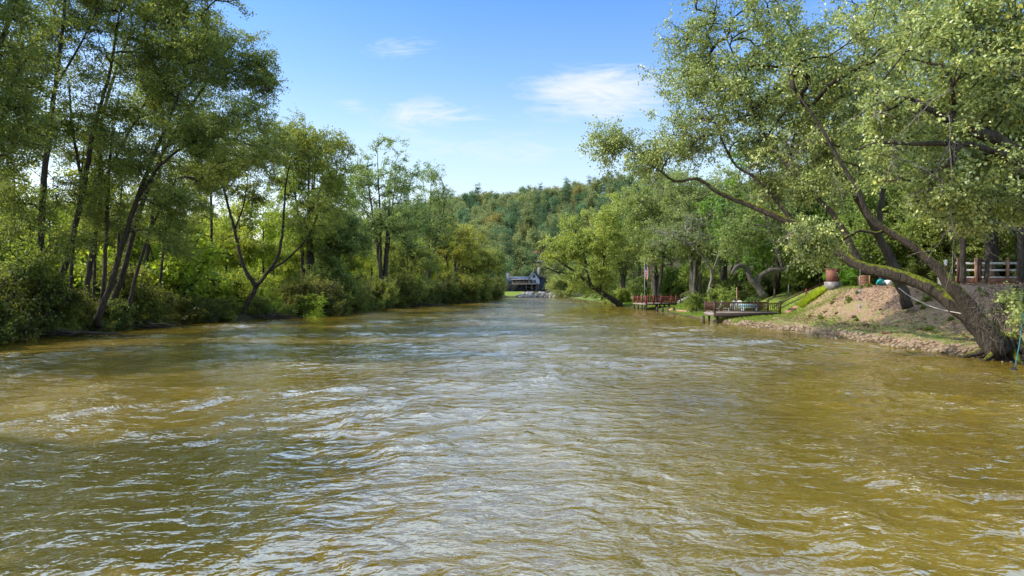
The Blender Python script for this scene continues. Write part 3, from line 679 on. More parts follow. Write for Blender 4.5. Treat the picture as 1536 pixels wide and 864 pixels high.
multi(640, 122, 240, 36, 3, 41, 'wispy thin crowned tree leaning right into the sky gap', leaf='leaf_mid', color=(.85, .9, .9), leaf_len=.25, nd=1.3, per=60, lean=.35, low=.45, bark='bark_dark')
multi(505, 84, 300, 52, 4, 42, 'mid height dull green tree between the forked tree and the tall grey green one', leaf='leaf_mid', color=(.9, .95, .8), leaf_len=.22, nd=1.8, low=.2, bark='bark_dark')
multi(612, 110, 345, 50, 4, 43, 'broad low tree spreading pale branches toward the river', leaf='leaf_mid', color=(1.0, .98, .75), leaf_len=.26, nd=1.3, low=.2)
multi(678, 132, 328, 46, 4, 44, 'rounded golden olive tree overhanging the left waterline', leaf='leaf_mid', color=(1.25, 1.05, .6), leaf_len=.3, nd=1.6, low=.15)
multi(712, 146, 352, 36, 4, 45, 'second rounded olive brown tree nearer the river bend', leaf='leaf_mid', color=(1.1, .95, .6), leaf_len=.3, nd=1.5, low=.15)
multi(738, 190, 366, 20, 4, 46, 'dark green tree closing the left bank beside the far house', leaf='leaf_mid', color=(.85, .85, .65), leaf_len=.32, nd=1.3, low=.15)
multi(700, 146, 400, 30, 4, 49, 'dark low tree dipping to the water under the golden olive crown', leaf='leaf_mid', color=(.95, .85, .55), leaf_len=.28, nd=1.1, low=.2)
# two more alders on the near left bank, whose boughs reach in and shade the water
alder(-60, 480, 36, [[(-60, 490, 36, .3), (-50, 400, 36, .27), (-40, 250, 36, .22), (-10, 100, 36, .16), (25, 10, 36, .1)], [(-40, 250, 36, .14), (0, 160, 36, .1), (40, 90, 36, .06)]],
      [(0, 60, 36, 75, 90, 3, 90), (-50, 200, 36, 70, 80, 3, 60), (25, 190, 36, 45, 40, 2.5, 30), (-70, -60, 36, 100, 100, 3.5, 70)], 47, 'alder at the very left edge with boughs hanging in from outside the frame')

near = [o for o in bpy.data.objects if o.type == 'EMPTY' and o.name.startswith('alder_tree')][:5]
GN = 'alders of the near left bank'
for i, (x, y, rz, sc) in enumerate([(-31.5, 30.0, .3, .95), (-32, 25.0, 2.0, .95), (-32, 14.6, -.6, .88), (-32, 8.0, 1.0, .85), (-31, 1, .2, .9), (-39, 27.5, 2.6, 1.0)]):
    c = copy_tree(near[[1, 3, 4, 2, 3, 0, 4][i]])
    place(c, (x, y, gz(x, y) - .2), rz, sc, 'alder on the near left bank whose crown shades the river from the left edge', GN)
# ---- prototype trees for woods and shrubs
def proto_tree(name, ht, wr, crown_lo, seed, leaf, bark, leaf_len, per, n, label, group, cat='tree', conical=False, stems=1, lw=.62, tm=False):
    r = np.random.default_rng(seed)
    trs = []
    for s in range(stems):
        a = r.uniform(0, 6.28); sp = 0 if stems == 1 else wr * .4
        x, y = math.cos(a) * sp, math.sin(a) * sp
        w = .04 + .013 * ht / stems ** .5
        trs.append([(x * .1, y * .1, -.3, w), (x * .4, y * .4, ht * .3, w * .75), (x * .7, y * .8, ht * .6, w * .5), (x, y, ht * .92, w * .12)])
    env = []
    if conical:
        for f in np.linspace(0, 1, 6):
            rr = wr * (1 - f * .85); z = ht * (crown_lo + (1 - crown_lo) * f)
            env.append(((0, 0, z), (rr, rr, ht * .06), max(4, int(n / 6 * (1.3 - f)))))
    else:
        k = 5
        env.append(((0, 0, ht * (crown_lo + (1 - crown_lo) * .70)), (wr * .75, wr * .75, ht * (1 - crown_lo) * .29), n // 3))
        for i in range(k):
            a = i * 6.28 / k + r.uniform(-.4, .4)
            env.append(((math.cos(a) * wr * .5, math.sin(a) * wr * .5, ht * (crown_lo + (1 - crown_lo) * r.uniform(.22, .55))), (wr * .5, wr * .5, ht * (1 - crown_lo) * .24), n // (k + 2)))
    return make_tree(name, (0, 0, 0), trs, env, leaf, bark, leaf_len, lw, per, leaf_len * 4, 4, leaf_len * 4.2, label, cat, group, seed, maxr=.12, twig_r=.02, twig_mesh=tm, flat=.8 if not conical else .4, ksides=5 if ht > 9 else 4)
used = {}
def put(proto, *a, **k):
    o = proto if proto.name not in used else copy_tree(proto)
    used[proto.name] = 1
    return place(o, *a, **k)

GF = 'trees of the wood behind the right bank'
woodA = proto_tree('woodland_tree', 17, 4.6, .30, 61, M['leaf_mid'], M['bark_dark'], .34, 70, 150, 'green woodland tree in the shade behind the right bank', GF)
woodB = proto_tree('woodland_tree', 19, 4.0, .42, 62, M['leaf_mid'], M['bark_dark'], .32, 70, 140, 'green woodland tree in the shade behind the right bank', GF, stems=2)
rw = np.random.default_rng(3)
for i in range(92):
    y = rw.uniform(58, 135); x = XR(y) + rw.uniform(15, 42)
    if i < 42: y = rw.uniform(46, 70); x = y * rw.uniform(.52, .95) + 4
    g = rw.uniform(.62, 1.0)
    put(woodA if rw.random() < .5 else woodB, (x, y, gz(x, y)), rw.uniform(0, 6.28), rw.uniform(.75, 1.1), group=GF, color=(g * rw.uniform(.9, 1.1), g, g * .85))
GLW = 'trees of the wood behind the left bank'
woodC = proto_tree('woodland_tree', 15, 4.2, .22, 63, M['leaf_alder'], M['bark_dark'], .30, 70, 140, 'sunlit green tree of the wood standing back from the left bank', GLW)
for i in range(80):
    y = rw.uniform(58, 190); x = XL(y) - rw.uniform(9, 60) - (4 if y < 100 else 0)
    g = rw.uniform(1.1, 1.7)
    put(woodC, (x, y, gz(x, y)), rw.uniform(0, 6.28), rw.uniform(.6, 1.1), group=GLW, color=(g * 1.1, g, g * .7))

# the hill
GH = 'trees covering the distant hillside'
ha = proto_tree('hillside_tree', 13, 5.0, .12, 71, M['leaf_far'], M['bark_dark'], .62, 42, 130, 'rounded broadleaf tree in the forest on the distant hill', GH)
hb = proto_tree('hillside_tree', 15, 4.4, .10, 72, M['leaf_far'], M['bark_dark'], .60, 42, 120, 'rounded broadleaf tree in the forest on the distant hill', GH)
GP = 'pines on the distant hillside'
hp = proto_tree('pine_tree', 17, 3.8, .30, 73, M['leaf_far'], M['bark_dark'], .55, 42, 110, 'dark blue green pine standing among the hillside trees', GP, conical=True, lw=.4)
cnt = 0
for row in range(22):
    y0 = 246 + row * 11.2
    for cx in np.arange(-.185, .235, 10.8 / y0):
        y = y0 + rw.uniform(-4, 4); x = cx * y0 + rw.uniform(-3.5, 3.5)
        if y < 292 and .02 < x / y < .062: continue
        if abs(x / y - .0625) < .014 and 426 < y < 446: continue
        if abs(x / y - .0625) < .006 and 408 < y < 427: continue
        if (x / y < -.125 or x / y > .18) and rw.random() < .4: continue
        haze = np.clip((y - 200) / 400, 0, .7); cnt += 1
        if cnt > 285: continue
        q = rw.random()
        if q < (.12 if y < 430 else .22):
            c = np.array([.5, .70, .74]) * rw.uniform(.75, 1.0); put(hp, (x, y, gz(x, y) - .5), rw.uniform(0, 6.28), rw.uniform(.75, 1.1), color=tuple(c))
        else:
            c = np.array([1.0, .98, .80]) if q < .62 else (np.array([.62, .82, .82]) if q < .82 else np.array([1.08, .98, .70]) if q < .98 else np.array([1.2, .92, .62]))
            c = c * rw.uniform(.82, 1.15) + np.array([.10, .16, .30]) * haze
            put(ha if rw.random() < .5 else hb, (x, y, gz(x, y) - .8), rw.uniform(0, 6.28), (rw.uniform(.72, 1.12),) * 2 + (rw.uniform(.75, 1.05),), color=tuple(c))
# flat ground between the bend and the hill
GV = 'trees around the far houses'
for i, (px, d, s) in enumerate([(742, 205, .8), (730, 215, .9), (776, 232, .6), (786, 240, .62), (835, 215, .8), (850, 225, 1.0), (868, 212, 1.0), (828, 262, .7), (796, 252, .55), (772, 255, .7), (890, 210, 1.1), (715, 215, 1.0), (760, 236, .8), (800, 246, .55), (813, 250, .5), (791, 262, .75), (824, 258, .7)]):
    x = (px - CX) / F * d
    put(ha if i % 2 else hb, (x, d, gz(x, d) - .5), i * 1.7, s, 'rounded tree crowding around the grey house at the river bend', GV, color=(.95, .95, .8) if i % 3 else (.75, .95, .85))

# shrubs
GS = 'shrubs along the left waterline'
sh1 = proto_tree('shrub', 2.6, 2.1, .0, 81, M['leaf_shrub'], M['bark_dark'], .13, 60, 110, 'dark green shrub overhanging the left waterline', GS, 'shrub', stems=4, tm=True)
sh2 = proto_tree('shrub', 3.0, 1.8, .0, 82, M['leaf_shrub'], M['bark_dark'], .15, 55, 100, 'dark green shrub overhanging the left waterline', GS, 'shrub', stems=5, tm=True)
for i in range(84):
    y = 30 + 140 * (i / 84) ** 1.25 + rw.uniform(-.8, .8)
    s = rw.uniform(.55, 1.55) * (1 + .0035 * max(0, y - 60))
    x = XL(y) - rw.uniform(.1, 1.4) * (1 + .002 * y)
    if 63 < y < 68: s *= .6
    g = rw.uniform(.5, 1.0); yel = rw.uniform(.95, 1.25)
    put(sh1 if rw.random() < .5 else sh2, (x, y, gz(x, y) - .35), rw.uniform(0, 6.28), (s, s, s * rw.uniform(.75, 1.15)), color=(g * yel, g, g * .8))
for px, d in [(75, 75), (55, 68), (130, 72), (395, 96), (410, 112), (180, 82), (20, 66), (250, 88), (340, 92), (300, 105), (435, 118)]:
    x = (px - CX) / F * d; g = rw.uniform(1.2, 1.6)
    put(woodC, (x, d, gz(x, d)), px, rw.uniform(.75, .95), group=GLW, color=(g, g, g * .6))
GB = 'sunlit bushes behind the left bank trees'
sh3 = proto_tree('sunlit_bush', 3.2, 1.9, .0, 83, M['leaf_shrub'], M['bark_dark'], .17, 50, 100, 'bright yellow green bush in the sunny clearing behind the left trees', GB, 'bush', stems=4, tm=True)
for i in range(120):
    y = rw.uniform(44, 115); x = XL(y) - rw.uniform(4, 40)
    g = rw.uniform(1.0, 1.6)
    s = rw.uniform(.6, 1.4)
    put(sh3, (x, y, gz(x, y) - .2), rw.uniform(0, 6.28), s, color=(g * 1.05, g, g * .55))
for i in range(34):
    y = rw.uniform(58, 84); x = -y * rw.uniform(.50, .86); g = rw.uniform(1.1, 1.7)
    put(sh3, (x, y, gz(x, y) - .3), rw.uniform(0, 6.28), rw.uniform(1.5, 2.6), color=(g, g, g * .55))
# named shrubs
bright = put(sh2, (-21.6, 71, gz(-21.6, 71) - .2), .6, (1.2, 1.2, .95), 'bright green shrub on the left waterline just right of the forked tree', 'single shrubs', color=(1.6, 1.6, .8))
for px, d, s, c, lb in [(1125, 75, .75, (.55, .75, .7), 'dark round evergreen shrub on the slope above the brown deck'), (1075, 73, 1.25, (1.15, 1.15, .95), 'feathery pale green shrub on the lawn left of the white chairs'),
                        (1046, 80, .95, (1.0, 1.0, .8), 'green shrub at the top of the steps by the red deck'), (1262, 60, .9, (.9, 1.3, .5), 'bright green shrub behind the brick pillar')]:
    x = (px - CX) / F * d
    put(sh1, (x, d, gz(x, d) - .2), px, s, lb, 'single shrubs', color=c)
GD = 'clipped domed bushes'
sh4 = proto_tree('domed_bush', 2.0, 1.5, .0, 84, M['leaf_shrub'], M['bark_dark'], .14, 90, 130, 'clipped grey green domed bush on the far lawn', GD, 'bush', stems=3)
for px, d, s, lb in [(920, 124, 1.15, 'clipped grey green domed bush, smaller and left of its pair on the far lawn'), (931, 119, 1.5, 'clipped grey green domed bush, larger and right of its pair on the far lawn')]:
    x = (px - CX) / F * d; put(sh4, (x, d, gz(x, d) - .2), px, s, lb, color=(1.3, 1.2, 1.1))
GR = 'dark undergrowth under the right bank trees'
for i in range(75):
    y = rw.uniform(54, 120); x = XR(y) + np.interp(y, [48, 62, 90, 120], [12, 14, 10, 10]) + rw.uniform(0, 14)
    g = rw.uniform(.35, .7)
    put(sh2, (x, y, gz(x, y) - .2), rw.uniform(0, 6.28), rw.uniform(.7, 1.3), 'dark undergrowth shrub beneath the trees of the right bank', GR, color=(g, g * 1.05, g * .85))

for i in range(44):
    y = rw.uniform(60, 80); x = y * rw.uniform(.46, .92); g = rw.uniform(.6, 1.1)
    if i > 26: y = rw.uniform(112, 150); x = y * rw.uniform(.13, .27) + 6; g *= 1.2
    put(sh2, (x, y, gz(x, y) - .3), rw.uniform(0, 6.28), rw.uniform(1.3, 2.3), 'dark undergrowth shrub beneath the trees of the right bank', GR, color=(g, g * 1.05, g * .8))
# ------------------------------------------------------------------ grass, litter, stones
def scatter_blades(n, xf, yr, hgt, seed, name, label, mask=None):
    r = np.random.default_rng(seed); y = r.uniform(*yr, n); x = xf(y, r)
    if mask is not None:
        k = mask(x, y, r); x, y = x[k], y[k]; n = len(x)
    z = ground_z(x, y); b = np.stack([x, y, z - .02], 1)
    a = nrm(r.normal(size=(n, 3)) * .45 + np.array([0, 0, 1])); lb = Buf()
    leaves_into(lb, b, a, hgt, .16, r, np.clip(r.normal(.55, .2, n), 0, .95), 0)
    return tag(lb.build(name, M['blade']), label, 'grass', kind='stuff')
scatter_blades(60000, lambda y, r: XR(y) + r.uniform(.25, 9.5, len(y)), (54, 128), .2, 91, 'lawn_grass', 'short bright green lawn grass beside the decks on the right bank')
scatter_blades(22000, lambda y, r: XR(y) + .5 + r.random(len(y)) ** 1.6 * 7, (29, 60), .12, 92, 'verge_grass', 'thin grass along the top of the stony right bank', lambda x, y, r: perlin(x, y, 31) > -.12)
scatter_blades(40000, lambda y, r: XL(y) - r.uniform(1.5, 32, len(y)), (40, 110), .8, 93, 'tall_weeds', 'tall sunlit weeds and grass under the left bank trees')
def litter():
    r = np.random.default_rng(94); n = 26000
    y = r.uniform(28, 66, n); x = XR(y) + r.uniform(1.0, 17, n); k = perlin(x / 2, y / 2, 33) > -.35; x, y = x[k], y[k]; n = len(x)
    lb = Buf(); b = np.stack([x, y, ground_z(x, y) + .015], 1)
    leaves_into(lb, b, nrm(r.normal(size=(n, 3)) * np.array([1, 1, .25])), .15, .65, r, np.clip(r.normal(.5, .22, n), 0, .95), 2.5)
    tag(lb.build('fallen_leaves', M['leaf_dead']), 'brown fallen leaves covering the slope of the right bank', 'leaves', kind='stuff')
litter()
def stone_mesh(seed, mat):
    r = np.random.default_rng(seed); u, v = 10, 7; pts = []
    th = np.linspace(0, math.pi, v)[1:-1]; ph = np.arange(u) * 2 * math.pi / u
    n3 = r.normal(size=(6, 3)); am = r.uniform(.08, .22, 6)
    V = [[0, 0, 1]] + [[math.sin(t) * math.cos(p), math.sin(t) * math.sin(p), math.cos(t)] for t in th for p in ph] + [[0, 0, -1]]
    V = np.array(V)
    for d, a in zip(nrm(n3), am):   # flatten along random planes for a broken stone look
        s = V @ d; V = V - np.outer(np.maximum(0, s - (1 - a * 2)), d)
    V = V * np.array([1, r.uniform(.65, .9), r.uniform(.5, .75)])
    rows = len(th); q = []; t = []
    for i in range(rows - 1):
        for j in range(u):
            a = 1 + i * u + j; b = 1 + i * u + (j + 1) % u; q.append([a, a + u, b + u, b])
    for j in range(u):
        t.append([0, 1 + j, 1 + (j + 1) % u]); e = len(V) - 1; t.append([e, 1 + (rows - 1) * u + (j + 1) % u, 1 + (rows - 1) * u + j])
    b = Buf(); b.add(V, q, t); return b.build('bank_stone', mat)
GST = 'stones along the right waterline'
stones = [stone_mesh(s, M['stone']) for s in range(5)]
first = set()
for i in range(290):
    y = 29.5 + 29 * rw.random() ** .8; s = rw.uniform(.06, .17) * (1.5 if rw.random() < .15 else 1)
    x = XR(y) + rw.normal(.18, .24); k = int(rw.integers(0, 5))
    o = stones[k] if k not in first else stones[k].copy()
    if k in first: COL.objects.link(o)
    first.add(k)
    o.location = (x, y, max(gz(x, y), -.03) + s * .15); o.rotation_euler = (rw.normal(0, .25), rw.normal(0, .25), rw.uniform(0, 6.28)); o.scale = (s, s, s)
    tag(o, 'pale brown stone among the many lining the right waterline', 'stone', GST)
def rubble():
    r = np.random.default_rng(41); me = stones[0].data; n0 = len(me.vertices); co = np.zeros(n0 * 3); me.vertices.foreach_get('co', co); co = co.reshape(-1, 3)
    q = np.array([list(p.vertices) for p in me.polygons if len(p.vertices) == 4]); t = np.array([list(p.vertices) for p in me.polygons if len(p.vertices) == 3])
    n = 1700; y = 29 + 31 * r.random(n) ** .85; x = XR(y) + r.normal(.12, .16, n); sz = .03 + .10 * r.random(n) ** 2; z = np.maximum(ground_z(x, y), -.03) + sz * .2; b = Buf()
    a = r.uniform(0, 6.28, n); ca, sa = np.cos(a)[:, None], np.sin(a)[:, None]
    v = np.stack([co[None, :, 0] * ca - co[None, :, 1] * sa, co[None, :, 0] * sa + co[None, :, 1] * ca, co[None, :, 2] * r.uniform(.6, 1.2, (n, 1))], -1) * sz[:, None, None] + np.stack([x, y, z], 1)[:, None]
    off = (np.arange(n) * n0)[:, None, None]
    b.add(v.reshape(-1, 3), (q[None] + off).reshape(-1, 4), (t[None] + off).reshape(-1, 3))
    tag(b.build('gravel', M['stone']), 'small broken gravel between the stones of the right waterline', 'gravel', kind='stuff')
rubble()
GSF = 'boulders on the far bank'
fs = [stone_mesh(20 + s, M['stone_grey']) for s in range(3)]
first = set()
for i in range(110):
    px = rw.uniform(776, 866); y = rw.uniform(187.5, 199); s = rw.uniform(.25, .85); x = (px - CX) / F * y; k = int(rw.integers(0, 3))
    o = fs[k] if k not in first else fs[k].copy()
    if k in first: COL.objects.link(o)
    first.add(k); o.name = 'boulder'
    o.location = (x, y, max(gz(x, y), 0) + .1); o.rotation_euler = (rw.normal(0, .25), rw.normal(0, .25), rw.uniform(0, 6.28)); o.scale = (s, s, s)
    tag(o, 'pale grey boulder of the rocky far bank below the grey house', 'boulder', GSF)
# driftwood by the forked tree
def driftwood(px, d, n, seed, label):
    o = np.array([(px - CX) / F * d, d, .1])
    b = Buf(); r = np.random.default_rng(seed)
    for i in range(n):
        a = o + np.array([r.uniform(-2.2, 1.5), r.uniform(-1.2, .6), r.uniform(0, .4)]); L = r.uniform(2, 5.5); an = r.uniform(-.35, .3)
        t = np.linspace(0, 1, 8)[:, None]; pts = a + t * L * np.array([math.cos(an), math.sin(an) * .5, -.03]) + r.normal(size=(8, 3)) * .06
        b.tube(pts, np.linspace(r.uniform(.06, .16), .02, 8), 6)
    tag(b.build('driftwood', M['bark_dark'], smooth=True, origin=o), label, 'driftwood')
for a in [(395, 67, 9, 8, 'dark driftwood branches piled at the water beneath the forked tree'), (75, 43, 5, 9, 'small snag of sticks at the waterline below the leftmost straight alder'), (205, 52.5, 5, 10, 'tangle of sticks in the water right of the leaning alder clump'), (505, 82, 6, 11, 'dead branches trailing in the water below the dull green tree'), (628, 106, 6, 12, 'long dead branches lying at the left waterline near the river bend')]: driftwood(*a)

# ------------------------------------------------------------------ brown deck
def part(b, name, mat, parent, label=None):
    o = b.build(name, mat, parent)
    if label: o['label'] = label
    return o
def rep(o, parent, loc):
    c = o.copy(); COL.objects.link(c); c.parent = parent; c.location = loc; return c
def railing(root, p, q, z0, h, posts, bal_gap, mat, post_mat, rail_mat, post_w=.13, first=None, post_up=.14):
    p, q = np.array(p, float), np.array(q, float); L = np.linalg.norm(q - p); d = (q - p) / L
    for zz, hh in ((h, .07), (.14, .07)):
        part(Buf().beam((*p, z0 + zz), (*q, z0 + zz), .07, hh), 'rail', rail_mat, root)
    for f in posts:
        c = p + d * L * f
        bb = Buf().box((*c, z0 + (h + post_up) / 2 - .12), (post_w, post_w, h + post_up + .24)).box((*c, z0 + h + post_up + .02), (post_w * 1.25, post_w * 1.25, .05))
        part(bb, 'post', post_mat, root)
    if bal_gap:
        n = int(L / bal_gap); base = None
        for i in range(1, n):
            c = p + d * L * i / n
            if base is None: base = part(Buf().box((0, 0, z0 + h / 2 + .06), (.04, .04, h - .12)), 'baluster', mat, root); base.location = (*c, 0)
            else: rep(base, root, (*c, 0))
dk = thing('viewing_deck', (18.2, 60.0, 0), 'brown wooden deck with a baluster railing built out over the right bank', 'deck')
W, D, Z0 = 6.0, 3.0, .94
b = Buf()
for i in range(20): b.box((W / 2, (i + .5) * D / 20, Z0 - .02), (W, D / 20 - .012, .04))
part(b, 'floor', M['wood_grey'], dk)
b = Buf().box((W / 2, -.03, Z0 - .215), (W, .05, .40)); part(b, 'fascia', M['wood_dark'], dk)
b = Buf().box((-.03, D / 2, Z0 - .19), (.05, D, .30)); part(b, 'fascia', M['wood_grey'], dk)
for x, y in ((.35, .25), (.35, D - .25), (1.2, .3), (1.2, D - .3)):
    zb = min(gz(18.2 + x, 60 + y), 0) - .3
    part(Buf().box((x, y, (zb + Z0 - .36) / 2), (.16, .16, Z0 - .36 - zb)), 'support_post', M['wood_dark'], dk)
railing(dk, (.06, .06), (W - .06, .06), Z0, .86, (0, 1), .165, M['wood_brown'], M['wood_brown'], M['wood_brown'], .15)
railing(dk, (.06, .2), (.06, D - .06), Z0, .86, (1,), .15, M['wood_brown'], M['wood_brown'], M['wood_brown'], .15)
railing(dk, (.2, D - .06), (W - .06, D - .06), Z0, .86, (.78, .84, 1), .165, M['wood_brown'], M['wood_brown'], M['wood_brown'], .15)
mp_ = thing('mooring_post', (17.6, 61.2, -.4), 'short dark mooring post standing in the water left of the brown deck', 'post')
part(Buf().box((0, 0, .45), (.16, .16, 1.0)).box((0, 0, .97), (.18, .18, .06)), 'shaft', M['wood_dark'], mp_)
# steps up the slope
stp = thing('garden_steps', (25.0, 60.9, 0), 'timber edged steps with one handrail climbing from the brown deck', 'steps')
for i in range(9):
    x = i * .36; z = .86 + i * .215
    part(Buf().box((x, 0, z - .04), (.34, 1.3, .10)).box((x - .16, 0, z - .17), (.07, 1.36, .20)), 'tread', M['wood_tan'] if i % 2 else M['wood_brown'], stp)
part(Buf().box((1.55, -.75, 2.35), (.13, .13, 1.5)), 'post', M['wood_red'], stp)
part(Buf().beam((-.9, -.75, 1.75), (3.4, -.75, 3.75), .07, .09), 'handrail', M['wood_brown'], stp)
part(Buf().beam((-.9, -.75, 1.3), (3.4, -.75, 3.3), .05, .07), 'rail', M['wood_brown'], stp)

# red deck further on
rd = thing('river_deck', (18.4, 91.5, 0), 'red railed wooden deck on stilts at the water with a flag beside it', 'deck', rz=math.radians(14))
W, D, Z0 = 4.6, 4.2, .92
b = Buf()
for i in range(24): b.box((W / 2, (i + .5) * D / 24, Z0 - .02), (W, D / 24 - .012, .04))
part(b, 'floor', M['wood_grey'], rd)
part(Buf().box((W / 2, -.03, Z0 - .13), (W, .05, .2)), 'fascia', M['wood_dark'], rd)
part(Buf().box((-.03, D / 2, Z0 - .13), (.05, D, .2)), 'fascia', M['wood_grey'], rd)
for x, y in ((.1, .1), (.1, 1.5), (.1, 2.8), (.1, 4.1), (1.6, .2), (2.2, .3), (2.9, .3), (3.6, .3), (1.6, 3.5), (3.4, 3.5)):
    part(Buf().box((x, y, Z0 / 2 - .4), (.17, .17, Z0 + .4)), 'stilt', M['wood_dark'], rd)
for p, q, po in (((.06, .06), (W - .06, .06), (0, .25, .5, 1)), ((.06, .06), (.06, D - .06), (.33, .67, 1)), ((W - .06, .3), (W - .06, D - .06), (.3, 1)), ((.06, D - .06), (W - .06, D - .06), (.5,))):
    railing(rd, p, q, Z0, .85, po, .3, M['wood_red'], M['wood_red'], M['wood_red'], .18, post_up=.22)
st2 = thing('garden_steps', (23.2, 93.2, 0), 'grey stone steps rising behind the right end of the red deck', 'steps', rz=.1)
for i in range(8):
    part(Buf().box((i * .42, 0, 1.0 + i * .2), (.42, 1.4, .2)), 'tread', M['stone_grey'], st2)
part(Buf().beam((0, -.75, 2.0), (3.3, -.75, 3.5), .07, .08), 'handrail', M['wood_grey'], st2)
for f in (0.1, 1.6, 3.1): part(Buf().box((f, -.75, 1.45 + f * .45), (.09, .09, 1.1)), 'post', M['wood_dark'], st2)
# flagpole and flag
fp = thing('flagpole', (18.75, 94.2, 0), 'slim metal flagpole standing by the red deck', 'flagpole')
part(Buf().tube([(0, 0, 0), (0, 0, 3.4), (0, 0, 6.75)], [.05, .045, .03], 8), 'shaft', M['metal'], fp)
part(Buf().tube([(0, 0, 6.75), (0, 0, 6.8), (0, 0, 6.88), (0, 0, 6.92)], [.02, .07, .07, .01], 8), 'finial', M['metal'], fp)
def cloth(origin, w, h, name, mat, label, seed, canton=True):
    r = np.random.default_rng(seed); nu, nv = 16, 26; V = []; tv = []; ct = []
    for j in range(nv):
        for i in range(nu):
            u, v = i / (nu - 1), j / (nv - 1)
            x = .05 + u * w * (.45 + .12 * math.sin(v * 3)) ; yy = .10 * math.sin(u * 11 + v * 2) * (.3 + u)
            z = -v * h - u * h * .28
            V.append([x * .8 - .02, yy, z]); tv.append(u * .0 + v); ct.append(1.0 if (v < .42 and u < .62) else 0)
    q = [[j * nu + i, j * nu + i + 1, (j + 1) * nu + i + 1, (j + 1) * nu + i] for j in range(nv - 1) for i in range(nu - 1)]
    b = Buf(); b.add(np.array(V), q, a=np.array([t for t in tv]))
    o = b.build(name, mat, None, smooth=True, attrs={'canton': ct if canton else np.zeros(len(V))}); o.location = origin
    tag(o, label, 'flag')
cloth((18.79, 94.2, 6.6), .95, 2.0, 'flag', M['flag'], 'red and white striped flag with a starred blue corner hanging limp on the pole', 4)
cloth((18.79, 94.2, 4.2), .7, 1.0, 'flag', M['black'], 'small black flag hanging limp below the striped flag', 5, False)
# retaining posts along the lawn edge
GWP = 'wooden edging posts along the lawn'
for i, (px, py, d, h, lb) in enumerate([(986, 468, 86, .5, 'dark squat edging post nearest the red deck'), (994, 467, 86, .45, 'second dark edging post from the red deck'), (1003, 466, 84, .55, 'third edging post along the lawn edge from the red deck'), (1011, 469, 83, .6, 'fourth edging post along the lawn edge from the red deck'), (1033, 472, 77, .75, 'tall red brown edging post at the end of the lawn edging'), (1038, 473, 76, .55, 'last dark edging post beside the tall red brown one')]):
    p = P(px, py, d); t = thing('edging_post', (p[0], p[1], -.1), lb, 'post', GWP)
    part(Buf().box((0, 0, h / 2 + .05), (.24, .24, h + .3)), 'shaft', M['wood_red'] if i == 4 else M['wood_dark'], t)
for (pa, pb, lb) in [((1003, 466, 84), (1011, 468, 83), 'short timber beam between edging posts nearer the red deck'), ((1015, 470, 80.5), (1033, 472, 77), 'long pale timber beam edging the lawn at the water')]:
    a, c = P(*pa), P(*pb); a[2] = c[2] = .32
    tag(Buf().beam(a, c, .16, .3).build('edging_beam', M['wood_tan']), lb, 'beam', 'timber beams of the lawn edge')
# slanting boat pole lying at the lawn edge
# adirondack chairs
def chair(loc, rz, mat, label):
    t = thing('garden_chair', loc, label, 'chair', 'garden chairs on the lawn', rz)
    part(Buf().box((0, 0, .36), (.62, .6, .05), Matrix.Rotation(-.15, 3, 'X')), 'seat', mat, t)
    b = Buf(); 
    for i in range(6):
        x = -.27 + i * .108; hh = .95 - .9 * (abs(i - 2.5) / 2.5) ** 2 * .18
        b.box((x, .40, .36 + hh / 2), (.095, .03, hh), Matrix.Rotation(-.32, 3, 'X'))
    part(b, 'backrest', mat, t)
    for s in (-1, 1):
        part(Buf().box((s * .38, 0, .60), (.14, .8, .035)), 'armrest', mat, t)
        part(Buf().box((s * .36, -.32, .29), (.06, .10, .60)), 'leg', mat, t)
        part(Buf().box((s * .36, .30, .29), (.06, .10, .60)), 'leg', mat, t)
    return t
for px, d, rz, lb in [(1094, 66.5, .5, 'white slatted garden chair left of the pair behind the deck railing'), (1109, 66, -.3, 'white slatted garden chair right of the pair behind the deck railing'), (1073, 67, 1.2, 'white slatted garden chair alone left behind the deck corner')]:
    x = (px - CX) / F * d; chair((x, d, gz(x, d)), rz + math.pi, M['white'], lb).scale = (1.15, 1.15, 1.15)
x = (1102 - CX) / F * 68
t = thing('sign_post', (x, 68, gz(x, 68)), 'brown timber post with a tall thin stick standing behind the white chairs', 'post')
part(Buf().box((0, 0, .8), (.25, .25, 1.6)), 'shaft', M['wood_brown'], t); part(Buf().box((.22, 0, 1.4), (.07, .07, 2.8)), 'stick', M['wood_tan'], t)
# pale blue bench / float on the deck
x0 = (1112 - CX) / F * 61.6
t = thing('deck_bench', (x0, 61.7, .94), 'pale blue bench on the brown deck behind the railing', 'bench')
part(Buf().box((.75, 0, .42), (1.6, .45, .06)), 'seat', M['aqua'], t); part(Buf().box((.75, .24, .62), (1.6, .05, .22)), 'backrest', M['aqua'], t)
for s in (.1, 1.4): part(Buf().box((s, 0, .2), (.07, .4, .4)), 'leg', M['aqua'], t)
# low flat stone on the slope
xs_, ys_ = (1175 - CX) / F * 55, 55
t = Buf(); rr = np.random.default_rng(2); ang = np.arange(12) * 2 * math.pi / 12; rad = rr.uniform(.75, 1.05, 12)
ring = np.stack([np.cos(ang) * rad * .95, np.sin(ang) * rad * .7], 1)
Vv = np.vstack([np.c_[ring, np.full(12, -.1)], np.c_[ring * .93, np.full(12, .09)], [[0, 0, .1]]])
t.add(Vv, [[i, (i + 1) % 12, 12 + (i + 1) % 12, 12 + i] for i in range(12)], [[12 + i, 12 + (i + 1) % 12, 24] for i in range(12)])
so = t.build('flat_stone', M['stone'], origin=(0, 0, 0)); so.location = (xs_, ys_, gz(xs_, ys_) + .03); tag(so, 'flat pale stone slab lying on the grass below the steps', 'stone')
